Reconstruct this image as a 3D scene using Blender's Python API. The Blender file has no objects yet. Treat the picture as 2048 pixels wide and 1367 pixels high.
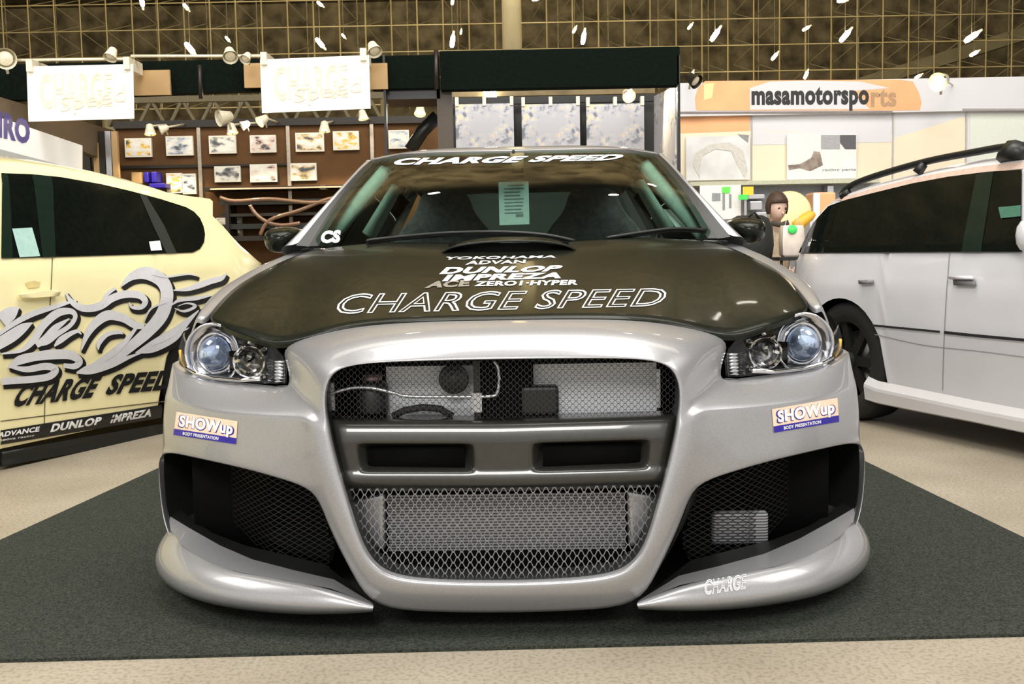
import bpy, bmesh, math, random
from mathutils import Vector, Matrix
from mathutils.bvhtree import BVHTree
from mathutils.geometry import tessellate_polygon
random.seed(7)
C = bpy.context.scene.collection
scene = bpy.context.scene

# ------------------------------------------------------------ camera
F = 2100.0; CAMH = 0.93; PITCH = math.atan((683.5-505)/F); ROLL = math.radians(1.1)
cd = bpy.data.cameras.new('camera'); cam = bpy.data.objects.new('camera', cd); C.objects.link(cam)
cd.sensor_width = 36; cd.lens = 36*F/2048; cd.clip_end = 300
RM = Matrix.Rotation(math.pi/2-PITCH, 3, 'X') @ Matrix.Rotation(-ROLL, 3, 'Z')
cam.matrix_world = Matrix.Translation((0, 0, CAMH)) @ RM.to_4x4()
scene.camera = cam
CAMP = Vector((0, 0, CAMH))

# ------------------------------------------------------------ world, exposure, hall light
w = bpy.data.worlds.new('hall_ambient'); scene.world = w; w.use_nodes = True
w.node_tree.nodes['Background'].inputs[0].default_value = (1.0, 0.97, 0.93, 1)
w.node_tree.nodes['Background'].inputs[1].default_value = 0.85
scene.view_settings.view_transform = 'Standard'; scene.view_settings.look = 'None'
scene.view_settings.exposure = 0.2; scene.view_settings.gamma = 1

def area(name, loc, target, sx, sy, power, col=(1, .93, .82)):
    l = bpy.data.lights.new(name, 'AREA'); l.shape = 'RECTANGLE'; l.size = sx; l.size_y = sy
    l.energy = power; l.color = col
    o = bpy.data.objects.new(name, l); C.objects.link(o); o.location = loc
    d = Vector(target)-Vector(loc); o.rotation_euler = d.to_track_quat('-Z', 'Y').to_euler()
    return o
area('hall_light_front', (-1.0, -5.0, 6.2), (0, 3.5, .5), 2.4, 2.4, 430, (1, .975, .95))
area('hall_light_middle', (0.5, 3.0, 9.5), (0, 4.5, 0), 6, 5, 560, (1, .97, .93))
area('hall_light_left', (-7.5, 1.5, 7.5), (-1.5, 5, .6), 4, 4, 300, (1, .97, .93))
area('hall_light_right', (7.5, 1.0, 7.5), (2, 5, .6), 4, 4, 300, (1, .97, .93))
area('hall_light_rear', (0, 16, 10.5), (0, 40, 12), 22, 5, 9000, (1, .88, .62))
area('hall_light_booths', (0, 5.5, 8.0), (0, 12, 2), 12, 3, 420, (1, .92, .80))

# ------------------------------------------------------------ helpers
def ray(px, py):
    return RM @ Vector(((px-1024)/F, -(py-683.5)/F, -1))
def at(px, py, Y):
    r = ray(px, py); return CAMP + r*(Y/r.y)
def atz(px, py, z):
    r = ray(px, py); return CAMP + r*((z-CAMH)/r.z)

MATS = {}
def mat(name, col, rough=.5, metal=0., coat=0., vary=.08, scale=40, bump=0., emis=0., spec=.5, ecol=None):
    if name in MATS: return MATS[name]
    m = bpy.data.materials.new(name); m.use_nodes = True; nt = m.node_tree; b = nt.nodes['Principled BSDF']
    b.inputs['Roughness'].default_value = rough; b.inputs['Metallic'].default_value = metal
    b.inputs['Coat Weight'].default_value = coat; b.inputs['Coat Roughness'].default_value = .04
    b.inputs['Specular IOR Level'].default_value = spec
    tc = nt.nodes.new('ShaderNodeTexCoord'); n = nt.nodes.new('ShaderNodeTexNoise')
    n.inputs['Scale'].default_value = scale; n.inputs['Detail'].default_value = 4
    nt.links.new(tc.outputs['Object'], n.inputs['Vector'])
    r = nt.nodes.new('ShaderNodeValToRGB'); nt.links.new(n.outputs['Fac'], r.inputs[0])
    r.color_ramp.elements[0].position = .35; r.color_ramp.elements[1].position = .65
    r.color_ramp.elements[0].color = tuple(max(0, c*(1-vary)) for c in col)+(1,)
    r.color_ramp.elements[1].color = tuple(min(1, c*(1+vary)) for c in col)+(1,)
    nt.links.new(r.outputs[0], b.inputs['Base Color'])
    if bump:
        bp = nt.nodes.new('ShaderNodeBump'); bp.inputs['Strength'].default_value = bump; bp.inputs['Distance'].default_value = .01
        nt.links.new(n.outputs['Fac'], bp.inputs['Height']); nt.links.new(bp.outputs[0], b.inputs['Normal'])
    if emis:
        b.inputs['Emission Color'].default_value = (ecol or col)+(1,); b.inputs['Emission Strength'].default_value = emis
    MATS[name] = m; return m

def glass_mat(name, tint, refl=1.5, rough=.0):
    m = bpy.data.materials.new(name); m.use_nodes = True; nt = m.node_tree; nt.nodes.clear()
    out = nt.nodes.new('ShaderNodeOutputMaterial'); mx = nt.nodes.new('ShaderNodeMixShader')
    t = nt.nodes.new('ShaderNodeBsdfTransparent'); t.inputs[0].default_value = tint+(1,)
    g = nt.nodes.new('ShaderNodeBsdfGlossy'); g.inputs['Roughness'].default_value = rough
    f = nt.nodes.new('ShaderNodeFresnel'); f.inputs['IOR'].default_value = refl
    nt.links.new(f.outputs[0], mx.inputs[0]); nt.links.new(t.outputs[0], mx.inputs[1]); nt.links.new(g.outputs[0], mx.inputs[2])
    nt.links.new(mx.outputs[0], out.inputs[0]); MATS[name] = m; return m

M_silver = mat('silver_paint', (.37, .37, .38), .34, .45, .6, .06, 260)
M_carbon = mat('dark_carbon', (.010, .012, .008), .28, .0, .22, .25, 90, spec=.12)
M_bar = mat('dark_grey_bar', (.034, .033, .028), .34, .2, .6, .1, 60)
M_black = mat('black_plastic', (.010, .011, .010), .42)
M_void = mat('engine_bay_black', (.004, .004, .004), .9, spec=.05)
M_rubber = mat('tyre_rubber', (.014, .014, .013), .75, bump=.2)
M_chrome = mat('chrome', (.82, .82, .84), .12, 1., 0, .03)
M_alu = mat('aluminium', (.62, .63, .66), .32, .8, 0, .12, 120)
M_wire = mat('mesh_wire', (.05, .05, .053), .4, .6)
M_fogwire = mat('fog_mesh_wire', (.010, .010, .010), .5, .2)
M_wirebright = mat('bright_mesh_wire', (.34, .34, .36), .32, .8)
M_white = mat('white_print', (.86, .86, .86), .5, vary=.02)
M_paper = mat('white_paper', (.85, .88, .86), .7, vary=.03)
M_mint = mat('mint_paper', (.80, .93, .89), .7, vary=.04)
M_glass = glass_mat('green_glass', (.66, .84, .75), 1.36)
M_lens = glass_mat('headlamp_glass', (.93, .94, .95), 1.42)
M_seat = mat('seat_cloth', (.26, .22, .25), .9, vary=.2, bump=.2)
M_trim = mat('pale_trim', (.55, .66, .60), .8)
M_dark = mat('dark_trim', (.02, .022, .02), .7)
M_blackboard = mat('black_beam', (.004, .007, .005), .9, vary=.2, spec=.05)

def link(o, parent=None):
    C.objects.link(o)
    if parent is not None: o.parent = parent
    return o
ROOT = {}
def inv(parent):
    p = parent
    while p is not None and p.parent is not None: p = p.parent
    return ROOT[p.name] if p is not None and p.name in ROOT else None
def mk(name, vs, fs, m, parent=None, smooth=True, sub=0, solid=0, world=True, fix=True, off=0, auto=None):
    me = bpy.data.meshes.new(name)
    if world and parent is not None:
        iv = inv(parent); vs = [iv @ Vector(v) for v in vs]
    me.from_pydata([tuple(v) for v in vs], [], fs)
    if fix:
        bm = bmesh.new(); bm.from_mesh(me); bmesh.ops.recalc_face_normals(bm, faces=bm.faces); bm.to_mesh(me); bm.free()
    if isinstance(m, (list, tuple)):
        for q in m: me.materials.append(q)
    else: me.materials.append(m)
    for p in me.polygons: p.use_smooth = smooth
    o = bpy.data.objects.new(name, me); link(o, parent)
    if solid:
        s = o.modifiers.new('thickness', 'SOLIDIFY'); s.thickness = solid; s.offset = off
    if sub:
        s = o.modifiers.new('smooth', 'SUBSURF'); s.levels = sub; s.render_levels = sub
    return o
def thing(name, label, cat, loc=(0, 0, 0), rz=0, group=None):
    o = bpy.data.objects.new(name, None); C.objects.link(o); o.empty_display_size = .1
    o.location = loc; o.rotation_euler = (0, 0, rz)
    o['label'] = label; o['category'] = cat
    if group: o['group'] = group
    ROOT[o.name] = (Matrix.Translation(loc) @ Matrix.Rotation(rz, 4, 'Z')).inverted()
    return o
def tag(o, label, cat, group=None):
    o['label'] = label; o['category'] = cat
    if group: o['group'] = group
    return o
def struct(o): o['kind'] = 'structure'; return o

class MB:
    def __init__(s): s.v = []; s.f = []
    def add(s, vs, fs):
        n = len(s.v); s.v += [Vector(q) for q in vs]; s.f += [tuple(i+n for i in f) for f in fs]; return s
    def box(s, a, b, M=None):
        x0, y0, z0 = a; x1, y1, z1 = b
        vs = [Vector(q) for q in [(x0,y0,z0),(x1,y0,z0),(x1,y1,z0),(x0,y1,z0),(x0,y0,z1),(x1,y0,z1),(x1,y1,z1),(x0,y1,z1)]]
        if M: vs = [M @ q for q in vs]
        return s.add(vs, [(0,3,2,1),(4,5,6,7),(0,1,5,4),(1,2,6,5),(2,3,7,6),(3,0,4,7)])
    def bar(s, p, q, t, t2=None, n=4):
        p = Vector(p); q = Vector(q); d = (q-p)
        if d.length < 1e-6: return s
        d.normalize(); a = d.orthogonal() if abs(d.z) > .99 else d.cross(Vector((0,0,1)))
        a.normalize(); b = d.cross(a); t2 = t if t2 is None else t2
        vs = []
        for e, r in ((p, t), (q, t2)):
            for i in range(n):
                an = 2*math.pi*(i+.5)/n; vs.append(e + a*math.cos(an)*r + b*math.sin(an)*r)
        fs = [(i, (i+1) % n, n+(i+1) % n, n+i) for i in range(n)] + [tuple(range(n))[::-1], tuple(range(n, 2*n))]
        return s.add(vs, fs)
    def tube(s, pts, r, n=8):
        pts = [Vector(p) for p in pts]; rings = []
        for i, p in enumerate(pts):
            d = (pts[min(i+1, len(pts)-1)]-pts[max(i-1, 0)]).normalized()
            a = d.cross(Vector((0, 0, 1))); a = d.orthogonal() if a.length < .05 else a
            a.normalize(); b = d.cross(a); rr = r[i] if isinstance(r, (list, tuple)) else r
            rings.append([p + a*math.cos(2*math.pi*k/n)*rr + b*math.sin(2*math.pi*k/n)*rr for k in range(n)])
        vs = [q for g in rings for q in g]; fs = []
        for i in range(len(rings)-1):
            for k in range(n): fs.append((i*n+k, i*n+(k+1) % n, (i+1)*n+(k+1) % n, (i+1)*n+k))
        fs += [tuple(range(n))[::-1], tuple(range(len(vs)-n, len(vs)))]
        return s.add(vs, fs)
    def lathe(s, prof, M, n=24, cap=True):
        vs = []; fs = []                              # prof: (r, h) about local z
        for r, h in prof:
            for k in range(n):
                a = 2*math.pi*k/n; vs.append(M @ Vector((r*math.cos(a), r*math.sin(a), h)))
        for i in range(len(prof)-1):
            for k in range(n): fs.append((i*n+k, i*n+(k+1) % n, (i+1)*n+(k+1) % n, (i+1)*n+k))
        if cap: fs += [tuple(range(n))[::-1], tuple(range(len(vs)-n, len(vs)))]
        return s.add(vs, fs)
    def build(s, name, m, parent=None, **k): return mk(name, s.v, s.f, m, parent, **k)

def axisM(loc, d):
    q = Vector(d).to_track_quat('Z', 'Y'); return Matrix.Translation(loc) @ q.to_matrix().to_4x4()
def grid(rows):
    n = len(rows[0]); vs = [p for r in rows for p in r]; fs = []
    for i in range(len(rows)-1):
        for k in range(n-1): fs.append((i*n+k, i*n+k+1, (i+1)*n+k+1, (i+1)*n+k))
    return vs, fs
def spline(pts, m=6):
    out = []; n = len(pts)
    for i in range(n-1):
        p0 = pts[max(i-1, 0)]; p1 = pts[i]; p2 = pts[i+1]; p3 = pts[min(i+2, n-1)]
        for k in range(m):
            t = k/m
            out.append(tuple(.5*((2*b)+(c-a)*t+(2*a-5*b+4*c-d)*t*t+(3*b-a-3*c+d)*t**3) for a, b, c, d in zip(p0, p1, p2, p3)))
    out.append(tuple(pts[-1])); return out
def lerp(xs, ys, x):
    if x <= xs[0]: return ys[0]
    for i in range(len(xs)-1):
        if x <= xs[i+1]:
            t = (x-xs[i])/(xs[i+1]-xs[i]); return ys[i]+(ys[i+1]-ys[i])*t
    return ys[-1]
def inpoly(x, y, P):
    c = False; j = len(P)-1
    for i in range(len(P)):
        if (P[i][1] > y) != (P[j][1] > y) and x < (P[j][0]-P[i][0])*(y-P[i][1])/(P[j][1]-P[i][1])+P[i][0]: c = not c
        j = i
    return c
def fill2d(poly, cuts=0):
    """triangulate a 2D polygon, optionally refined"""
    tri = tessellate_polygon([[Vector((x, y, 0)) for x, y in poly]])
    bm = bmesh.new(); vv = [bm.verts.new((x, y, 0)) for x, y in poly]
    for t in tri:
        try: bm.faces.new([vv[i] for i in t])
        except ValueError: pass
    for _ in range(cuts): bmesh.ops.subdivide_edges(bm, edges=bm.edges[:], cuts=1, use_grid_fill=True)
    bm.verts.ensure_lookup_table(); bm.verts.index_update()
    vs = [(v.co.x, v.co.y) for v in bm.verts]; fs = [tuple(v.index for v in f.verts) for f in bm.faces]
    bm.free(); return vs, fs
def text2d(s, outline=0, bold=0, xs=1.0):
    cu = bpy.data.curves.new('t', 'FONT'); cu.body = s; cu.size = 1; cu.resolution_u = 3
    cu.offset = bold; cu.space_character = 1+bold*1.6
    if outline: cu.fill_mode = 'NONE'
    o = bpy.data.objects.new('t', cu); C.objects.link(o)
    dg = bpy.context.evaluated_depsgraph_get(); me = bpy.data.meshes.new_from_object(o.evaluated_get(dg))
    vs = [v.co.copy() for v in me.vertices]; fs = [tuple(p.vertices) for p in me.polygons]
    if outline:                                    # closed ribbons along the letter contours
        adj = {}
        for e in me.edges:
            a, b = e.vertices; adj.setdefault(a, []).append(b); adj.setdefault(b, []).append(a)
        seen = set(); nv = []; fs = []
        for st_ in adj:
            if st_ in seen: continue
            loop = [st_]; seen.add(st_); cur = st_
            while True:
                nx = [q for q in adj[cur] if q not in seen]
                if not nx: break
                cur = nx[0]; seen.add(cur); loop.append(cur)
            L = [vs[i] for i in loop]; L = [p for i, p in enumerate(L) if (p-L[i-1]).length > 1e-4]; n = len(L); b0 = len(nv)
            if n < 3: continue
            for i in range(n):
                d1 = (L[i]-L[i-1]).normalized(); d2 = (L[(i+1) % n]-L[i]).normalized()
                m1 = Vector((d1.y+d2.y, -d1.x-d2.x, 0)); m1 = m1.normalized() if m1.length > .2 else Vector((d1.y, -d1.x, 0))
                nv += [L[i]+m1*outline, L[i]-m1*outline]
            for i in range(n): j = (i+1) % n; fs.append((b0+2*i, b0+2*i+1, b0+2*j+1, b0+2*j))
        vs = nv
    bpy.data.objects.remove(o); bpy.data.curves.remove(cu); bpy.data.meshes.remove(me)
    x0 = min(v.x for v in vs); x1 = max(v.x for v in vs); y0 = min(v.y for v in vs); y1 = max(v.y for v in vs)
    return [((v.x-x0)/(x1-x0), (v.y-y0)/(y1-y0)) for v in vs], fs
def bil(q, u, v):
    """q: bottom-left, bottom-right, top-right, top-left in pixels"""
    a = [q[0][i]*(1-u)+q[1][i]*u for i in (0, 1)]; b = [q[3][i]*(1-u)+q[2][i]*u for i in (0, 1)]
    return a[0]*(1-v)+b[0]*v, a[1]*(1-v)+b[1]*v
def decal(name, vs2, fs, proj, m, parent):
    """vs2 already in pixel space; proj(px,py)->world point lying on the carrying surface"""
    P = [proj(x, y) for x, y in vs2]
    keep = [f for f in fs if all(P[i] is not None for i in f)]
    P = [Vector((0, 0, 0)) if p is None else p for p in P]
    used = sorted({i for f in keep for i in f}); mp = {a: b for b, a in enumerate(used)}
    if not used: return None
    return mk(name, [P[i] for i in used], [tuple(mp[i] for i in f) for f in keep], m, parent, smooth=False, fix=False)
def text_decal(name, s, quad, proj, m, parent, outline=0, bold=0):
    vs, fs = text2d(s, outline, bold)
    return decal(name, [bil(quad, u, v) for u, v in vs], fs, proj, m, parent)
def bvh_proj(objs, off):
    bpy.context.view_layer.update(); dg = bpy.context.evaluated_depsgraph_get(); T = []
    for o in objs: T.append((BVHTree.FromObject(o, dg), o.matrix_world.copy(), o.matrix_world.inverted()))
    def f(px, py):
        r = ray(px, py).normalized(); best = None
        for t, M, I in T:
            l, n, i, d = t.ray_cast(I @ CAMP, (I.to_3x3() @ r).normalized())
            if l is not None:
                wl = M @ l; wn = (M.to_3x3() @ n).normalized(); dd = (wl-CAMP).length
                if wn.dot(r) > 0: wn = -wn
                if best is None or dd < best[0]: best = (dd, wl + wn*off)
        return best[1] if best else None
    return f
def plane_proj(Y, off=0., yaw=0., x0=0.):
    n = Vector((math.sin(yaw), -math.cos(yaw), 0)); o = Vector((x0, Y, 0)) + n*off
    def f(px, py):
        r = ray(px, py); return CAMP + r*((o-CAMP).dot(n)/r.dot(n))
    return f
def rect(px0, py0, px1, py1, Y):
    mx = (px0+px1)/2; my = (py0+py1)/2
    return at(px0, my, Y).x, at(px1, my, Y).x, at(mx, py1, Y).z, at(mx, py0, Y).z
def pbox(name, px0, py0, px1, py1, Y, depth, m, parent=None, z0=None, bev=0):
    x0, x1, a, b = rect(px0, py0, px1, py1, Y)
    if z0 is not None: a = z0
    o = MB().box((x0, Y, a), (x1, Y+depth, b)).build(name, m, parent, smooth=False)
    if bev:
        q = o.modifiers.new('bevel', 'BEVEL'); q.width = bev; q.segments = 2
    return o

# ============================================================ SETTING
def ground_mat():
    m = bpy.data.materials.new('speckled_floor'); m.use_nodes = True; nt = m.node_tree; b = nt.nodes['Principled BSDF']
    tc = nt.nodes.new('ShaderNodeTexCoord'); n1 = nt.nodes.new('ShaderNodeTexNoise'); n2 = nt.nodes.new('ShaderNodeTexNoise')
    n1.inputs['Scale'].default_value = 1.6; n1.inputs['Detail'].default_value = 8; n2.inputs['Scale'].default_value = 90; n2.inputs['Detail'].default_value = 6
    for n in (n1, n2): nt.links.new(tc.outputs['Object'], n.inputs['Vector'])
    r1 = nt.nodes.new('ShaderNodeValToRGB'); r1.color_ramp.elements[0].color = (.31, .265, .195, 1); r1.color_ramp.elements[1].color = (.41, .36, .275, 1)
    r1.color_ramp.elements[0].position = .35; r1.color_ramp.elements[1].position = .65
    r2 = nt.nodes.new('ShaderNodeValToRGB'); r2.color_ramp.elements[0].color = (.72, .72, .72, 1); r2.color_ramp.elements[1].color = (1, 1, 1, 1)
    r2.color_ramp.elements[0].position = .38; r2.color_ramp.elements[1].position = .52
    nt.links.new(n1.outputs[0], r1.inputs[0]); nt.links.new(n2.outputs[0], r2.inputs[0])
    mx = nt.nodes.new('ShaderNodeMix'); mx.data_type = 'RGBA'; mx.blend_type = 'MULTIPLY'; mx.inputs[0].default_value = 1
    nt.links.new(r1.outputs[0], mx.inputs[6]); nt.links.new(r2.outputs[0], mx.inputs[7]); nt.links.new(mx.outputs[2], b.inputs['Base Color'])
    b.inputs['Roughness'].default_value = .55; return m
def carpet_mat():
    m = mat('mat_carpet', (.040, .045, .037), .95, vary=.5, scale=170, bump=.5, spec=.1); return m
fl = struct(mk('floor', [(-45, -12, 0), (45, -12, 0), (45, 62, 0), (-45, 62, 0)], [(0, 1, 2, 3)], ground_mat()))
# carpet mat under the car, slightly skewed as in the photo
p = [atz(0, 1320, .006), atz(2048, 1268, .006)]
fr = (p[1]-p[0])
FL = p[0] + fr*(-.20); FR = p[0] + fr*1.20
bl = atz(330, 930, .006); br = atz(1715, 915, .006); l0 = atz(0, 1080, .006); r0 = atz(2048, 1075, .006)
def isect(a, b, c, d):
    x1, y1, x2, y2, x3, y3, x4, y4 = a.x, a.y, b.x, b.y, c.x, c.y, d.x, d.y
    D = (x1-x2)*(y3-y4)-(y1-y2)*(x3-x4); t = ((x1-x3)*(y3-y4)-(y1-y3)*(x3-x4))/D
    return Vector((x1+t*(x2-x1), y1+t*(y2-y1), 0))
a_ = isect(FL, FR, l0, bl); b_ = isect(FL, FR, r0, br)
c_ = b_ + (br-b_)*(7.2-b_.y)/(br.y-b_.y); d_ = a_ + (bl-a_)*(7.2-a_.y)/(bl.y-a_.y)
q = [a_, b_, c_, d_]
o = mk('carpet_mat', [(v.x, v.y, .0) for v in q]+[(v.x, v.y, .008) for v in q], [(3,2,1,0),(4,5,6,7),(0,1,5,4),(1,2,6,5),(2,3,7,6),(3,0,4,7)], carpet_mat(), smooth=False)
tag(o, 'dark green-grey carpet mat lying on the floor under the silver car', 'carpet')

M_ceil = mat('ceiling_brown', (.13, .104, .062), .9, vary=.5, scale=1.1, spec=.1)
M_steel = mat('ceiling_steel', (.27, .215, .10), .6, vary=.15, scale=1)
struct(mk('ceiling', [(-45, -12, 15), (45, -12, 15), (45, 62, 15), (-45, 62, 15)], [(0, 3, 2, 1)], M_ceil))
struct(mk('wall_left', [(-45, 0, 0), (-45, 60, 0), (-45, 60, 15), (-45, 0, 15)], [(0, 1, 2, 3)], M_ceil))
struct(mk('wall_right', [(45, 0, 0), (45, 60, 0), (45, 60, 15), (45, 0, 15)], [(0, 3, 2, 1)], M_ceil))
struct(mk('wall_back', [(-45, 60, 0), (45, 60, 0), (45, 60, 15), (-45, 60, 15)], [(0, 1, 2, 3)], M_ceil))
# structural column
x0, x1, _, _ = rect(1004, 0, 1042, 96, 19)
o = MB().lathe([((x1-x0)/2, 0), ((x1-x0)/2, 15)], Matrix.Translation(((x0+x1)/2, 19, 0)), 24).build('column', mat('column_paint', (.27, .23, .14), .6, vary=.08, scale=2))
struct(o)
# space frame
t = thing('space_frame', 'steel lattice space frame of square bays spanning under the hall ceiling', 'truss', (0, 40, 7))
Y0 = 40; sp = .965; zs = [6.55+sp*i for i in range(6)]; xs = [-25.5+sp*i for i in range(54)]
g = MB()
for x in xs: g.bar((x, Y0, zs[0]), (x, Y0, zs[-1]), .028)
for z in zs: g.bar((xs[0], Y0, z), (xs[-1], Y0, z), .026)
g.build('front_grid', M_steel, t, smooth=False)
g = MB()
random.seed(3)
for i in range(0, 53):
    for j in range(5):
        cx = xs[i]+sp/2; cz = zs[j]+sp/2; c = (cx, Y0+1.3, cz)
        for dx, dz in ((-1, -1), (1, -1), (1, 1), (-1, 1)):
            if random.random() < (.85 if (i < 16 or i > 38) else .45): g.bar((cx+dx*sp/2, Y0, cz+dz*sp/2), c, .018)
g.build('web_struts', mat('strut_steel', (.17, .14, .075), .7), t, smooth=False)
g = MB()
for x in xs[::2]: g.bar((x+sp/2, Y0+1.3, zs[0]), (x+sp/2, Y0+1.3, zs[-1]), .022)
g.build('rear_grid', MATS['strut_steel'], t, smooth=False)
for a, b in (((-30, 11.6), (-16.6, 6.6)), ((30, 11.6), (12.5, 6.6))): MB().box((-.4, 0, 0), (.4, .5, (Vector((b[0], b[1]))-Vector((a[0], a[1]))).length), axisM((a[0], Y0+2.2, a[1]), (b[0]-a[0], 0, b[1]-a[1]))).build('inclined_beam', mat('beam_brown', (.12, .10, .055), .8), t, smooth=False)

# hall lamps (tubular high-bay lamps)
M_bulb = mat('lamp_glow', (1, .97, .88), .4, emis=22, ecol=(1, .95, .82))
M_bulbd = mat('lamp_glow_soft', (1, .95, .75), .4, emis=5, ecol=(1, .88, .55))
M_cream = mat('lamp_cream', (.78, .72, .55), .45)
hl = [(380,97,1.2,-50,1),(640,86,1,-50,1),(372,14,.9,-50,0),(284,2,1,-80,1),(455,78,.7,-50,0),(687,72,.6,-50,0),(640,8,.8,-40,0),
      (905,82,1,80,1),(922,64,.5,80,0),(905,2,.8,80,0),(1167,76,1,80,1),(1149,60,.7,60,0),(1430,70,1.1,55,1),(1380,53,.7,50,0),(1690,72,1.1,50,1),
      (1612,57,.8,30,0),(1549,113,.9,50,0),(1943,74,1.2,35,1),(1948,107,.9,30,0),(1683,2,.9,0,0),(1070,0,.6,0,0),(1836,153,.7,30,0),(1612,150,.8,70,0),(1384,150,.7,70,0)]
where = ['above the left end of the white hanging banners','above the gap between the two white banners']
for i, (px, py, s, ang, br) in enumerate(hl):
    Y = 33 if br else (37 if py < 140 else 35)
    c = at(px, py, Y); L = .17*s*(1.15 if br else 1); r = .07*s
    side = 'left' if px < 850 else ('central' if px < 1200 else 'right')
    t = thing('hall_lamp', '', 'lamp', c, 0, 'high bay lamps among the ceiling lattice')
    a = math.radians(ang); d = Vector((math.cos(a), -.25, math.sin(a))).normalized()
    MB().lathe([(r*.6, -L), (r, -L*.6), (r, L*.6), (r*.5, L)], axisM(c, d), 12).build('tube', M_bulb if br else M_bulbd, t)
    MB().lathe([(r*.5, L), (r*.65, L*1.05), (r*.5, L*1.5), (r*.2, L*1.6)], axisM(c, d), 10).build('cap', M_cream, t)
    MB().bar(c+Vector((0, 0, r*.6)), (c.x, c.y, 15), .008, n=6).build('hanger', mat('strut_steel', (.17, .14, .075), .7), t)
    t['label'] = ('bright white' if br else 'dim yellowish') + ' tubular hall lamp under the ' + side + ' part of the ceiling lattice'
LAMPROOTS = [o for o in C.objects if o.name.startswith('hall_lamp')]
# unique wording: position counted from the left among its kind
words = ['first','second','third','fourth','fifth','sixth','seventh','eighth','ninth','tenth','eleventh','twelfth','thirteenth','fourteenth','fifteenth','sixteenth']
for kind in ('bright white', 'dim yellowish'):
    L_ = sorted([o for o in LAMPROOTS if o['label'].startswith(kind)], key=lambda o: o.location.x/o.location.y)
    for i, o in enumerate(L_):
        side = o['label'].split('under the ')[1].split(' part')[0]
        o['label'] = kind + ' tubular lamp, ' + words[i] + ' of its kind from left, ' + side + ' ceiling lattice'

# ============================================================ MAIN CAR
car = thing('sports_car', 'silver sports hatchback with dark carbon bonnet and wide grille, nose towards viewer', 'car', (-.028, 2.5, .009), math.radians(-1.6))
CI = ROOT[car.name]
def cp(px, py, Y): return CI @ at(px, py, Y)
def ck(name, vs, fs, m, parent=car, **k): return mk(name, vs, fs, m, parent, world=False, **k)
def mir(vs): return [Vector((-v[0], v[1], v[2])) for v in vs]
def both(vs, fs):
    """weld left half with its mirror image"""
    n = len(vs); vv = [Vector(v) for v in vs]+mir(vs); ff = list(fs)+[tuple(i+n for i in f[::-1]) for f in fs]
    return vv, ff
def shell(name, vs, fs, m, parent=car, nof=(), flange=.05, fdir=(0, 1, 0), sub=2, crease=.75, skipx=True, tol=1e-4):
    """weld, give every open edge a small rolled flange, subdivide"""
    bm = bmesh.new(); vv = [bm.verts.new(v) for v in vs]
    for f in fs:
        try: bm.faces.new([vv[i] for i in f])
        except ValueError: pass
    bmesh.ops.remove_doubles(bm, verts=bm.verts[:], dist=.0015)
    bmesh.ops.recalc_face_normals(bm, faces=bm.faces[:])
    cl = bm.edges.layers.float.new('crease_edge')
    be = [e for e in bm.edges if e.is_boundary and not (skipx and all(abs(v.co.x) < tol for v in e.verts))]
    if nof: be = [e for e in be if not all(any((v.co-q).length < .002 for q in nof) for v in e.verts)]
    if flange:
        for e in be: e[cl] = crease
        r = bmesh.ops.extrude_edge_only(bm, edges=be)
        nv = [g for g in r['geom'] if isinstance(g, bmesh.types.BMVert)]
        for v in nv: v.co += Vector(fdir)*flange
    me = bpy.data.meshes.new(name); bm.to_mesh(me); bm.free(); me.materials.append(m)
    for p in me.polygons: p.use_smooth = True
    o = bpy.data.objects.new(name, me); link(o, parent)
    if sub:
        s = o.modifiers.new('smooth', 'SUBSURF'); s.levels = sub; s.render_levels = sub
    return o

# ---- bumper: grille surround (columns of stations) ----
I = [(1008,716,2.53),(860,719,2.53),(745,723,2.53),(688,731,2.53),(659,748,2.535),(647,782,2.53),(649,825,2.52),(653,845,2.517),(655,860,2.513),(657,872,2.51),(670,926,2.50),(682,969,2.492),(685,980,2.49),(700,1030,2.48),(718,1085,2.475),(743,1131,2.47),(785,1157,2.465),(870,1166,2.46),(1012,1168,2.46)]
O = [(1008,640,2.66),(862,642,2.665),(740,648,2.69),(650,664,2.72),(558,691,2.77),(574,726,2.76),(585,782,2.66),(592,815,2.575),(599,833,2.553),(602,838,2.55),(608,890,2.53),(624,966,2.52),(630,978,2.52),(650,1035,2.51),(677,1095,2.50),(708,1153,2.49),(745,1217,2.49),(862,1224,2.49),(1014,1226,2.49)]
rows = [[], [], [], [], [], []]
for (a, b, y), (c, d, y2) in zip(I, O):
    pi = cp(a, b, y); po = cp(c, d, y2); dd = po-pi
    i = len(rows[0])
    top = max(0, 1-i/5) if i < 5 else 0
    bul = .030 if i < 6 else (.017 if i < 15 else .012)
    rows[0].append(pi + Vector((0, .020, 0)) - dd.normalized()*.004)
    rows[1].append(pi + Vector((0, .008, 0)) - dd.normalized()*.005)
    rows[2].append(pi + Vector((0, -.004, 0)) - dd.normalized()*.004)
    rows[3].append(pi + dd*.10 + Vector((0, -.012, 0)))
    m_ = pi + dd*.5 + Vector((0, -bul, .0)); m_.z += .012*(1 if i < 5 else 0)
    rows[4].append(m_)
    rows[5].append(po)
for r in rows: r[0].x = 0; r[-1].x = 0
v1, f1 = grid(rows)
cols_T = [(585,782,2.66),(530,776,2.74),(475,769,2.81),(420,765,2.87),(372,752,2.93),(336,728,3.02)]
cols_S = [(592,815,2.575),(535,812,2.635),(478,806,2.70),(421,799,2.775),(368,785,2.86),(328,768,2.985)]
cols_S2 = [(599,833,2.553),(543,831,2.602),(480,825,2.668),(420,817,2.738),(364,803,2.828),(322,790,2.965)]
cols_C = [(602,838,2.55),(546,836,2.60),(482,830,2.665),(420,824,2.735),(363,811,2.825),(320,798,2.962)]
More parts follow.
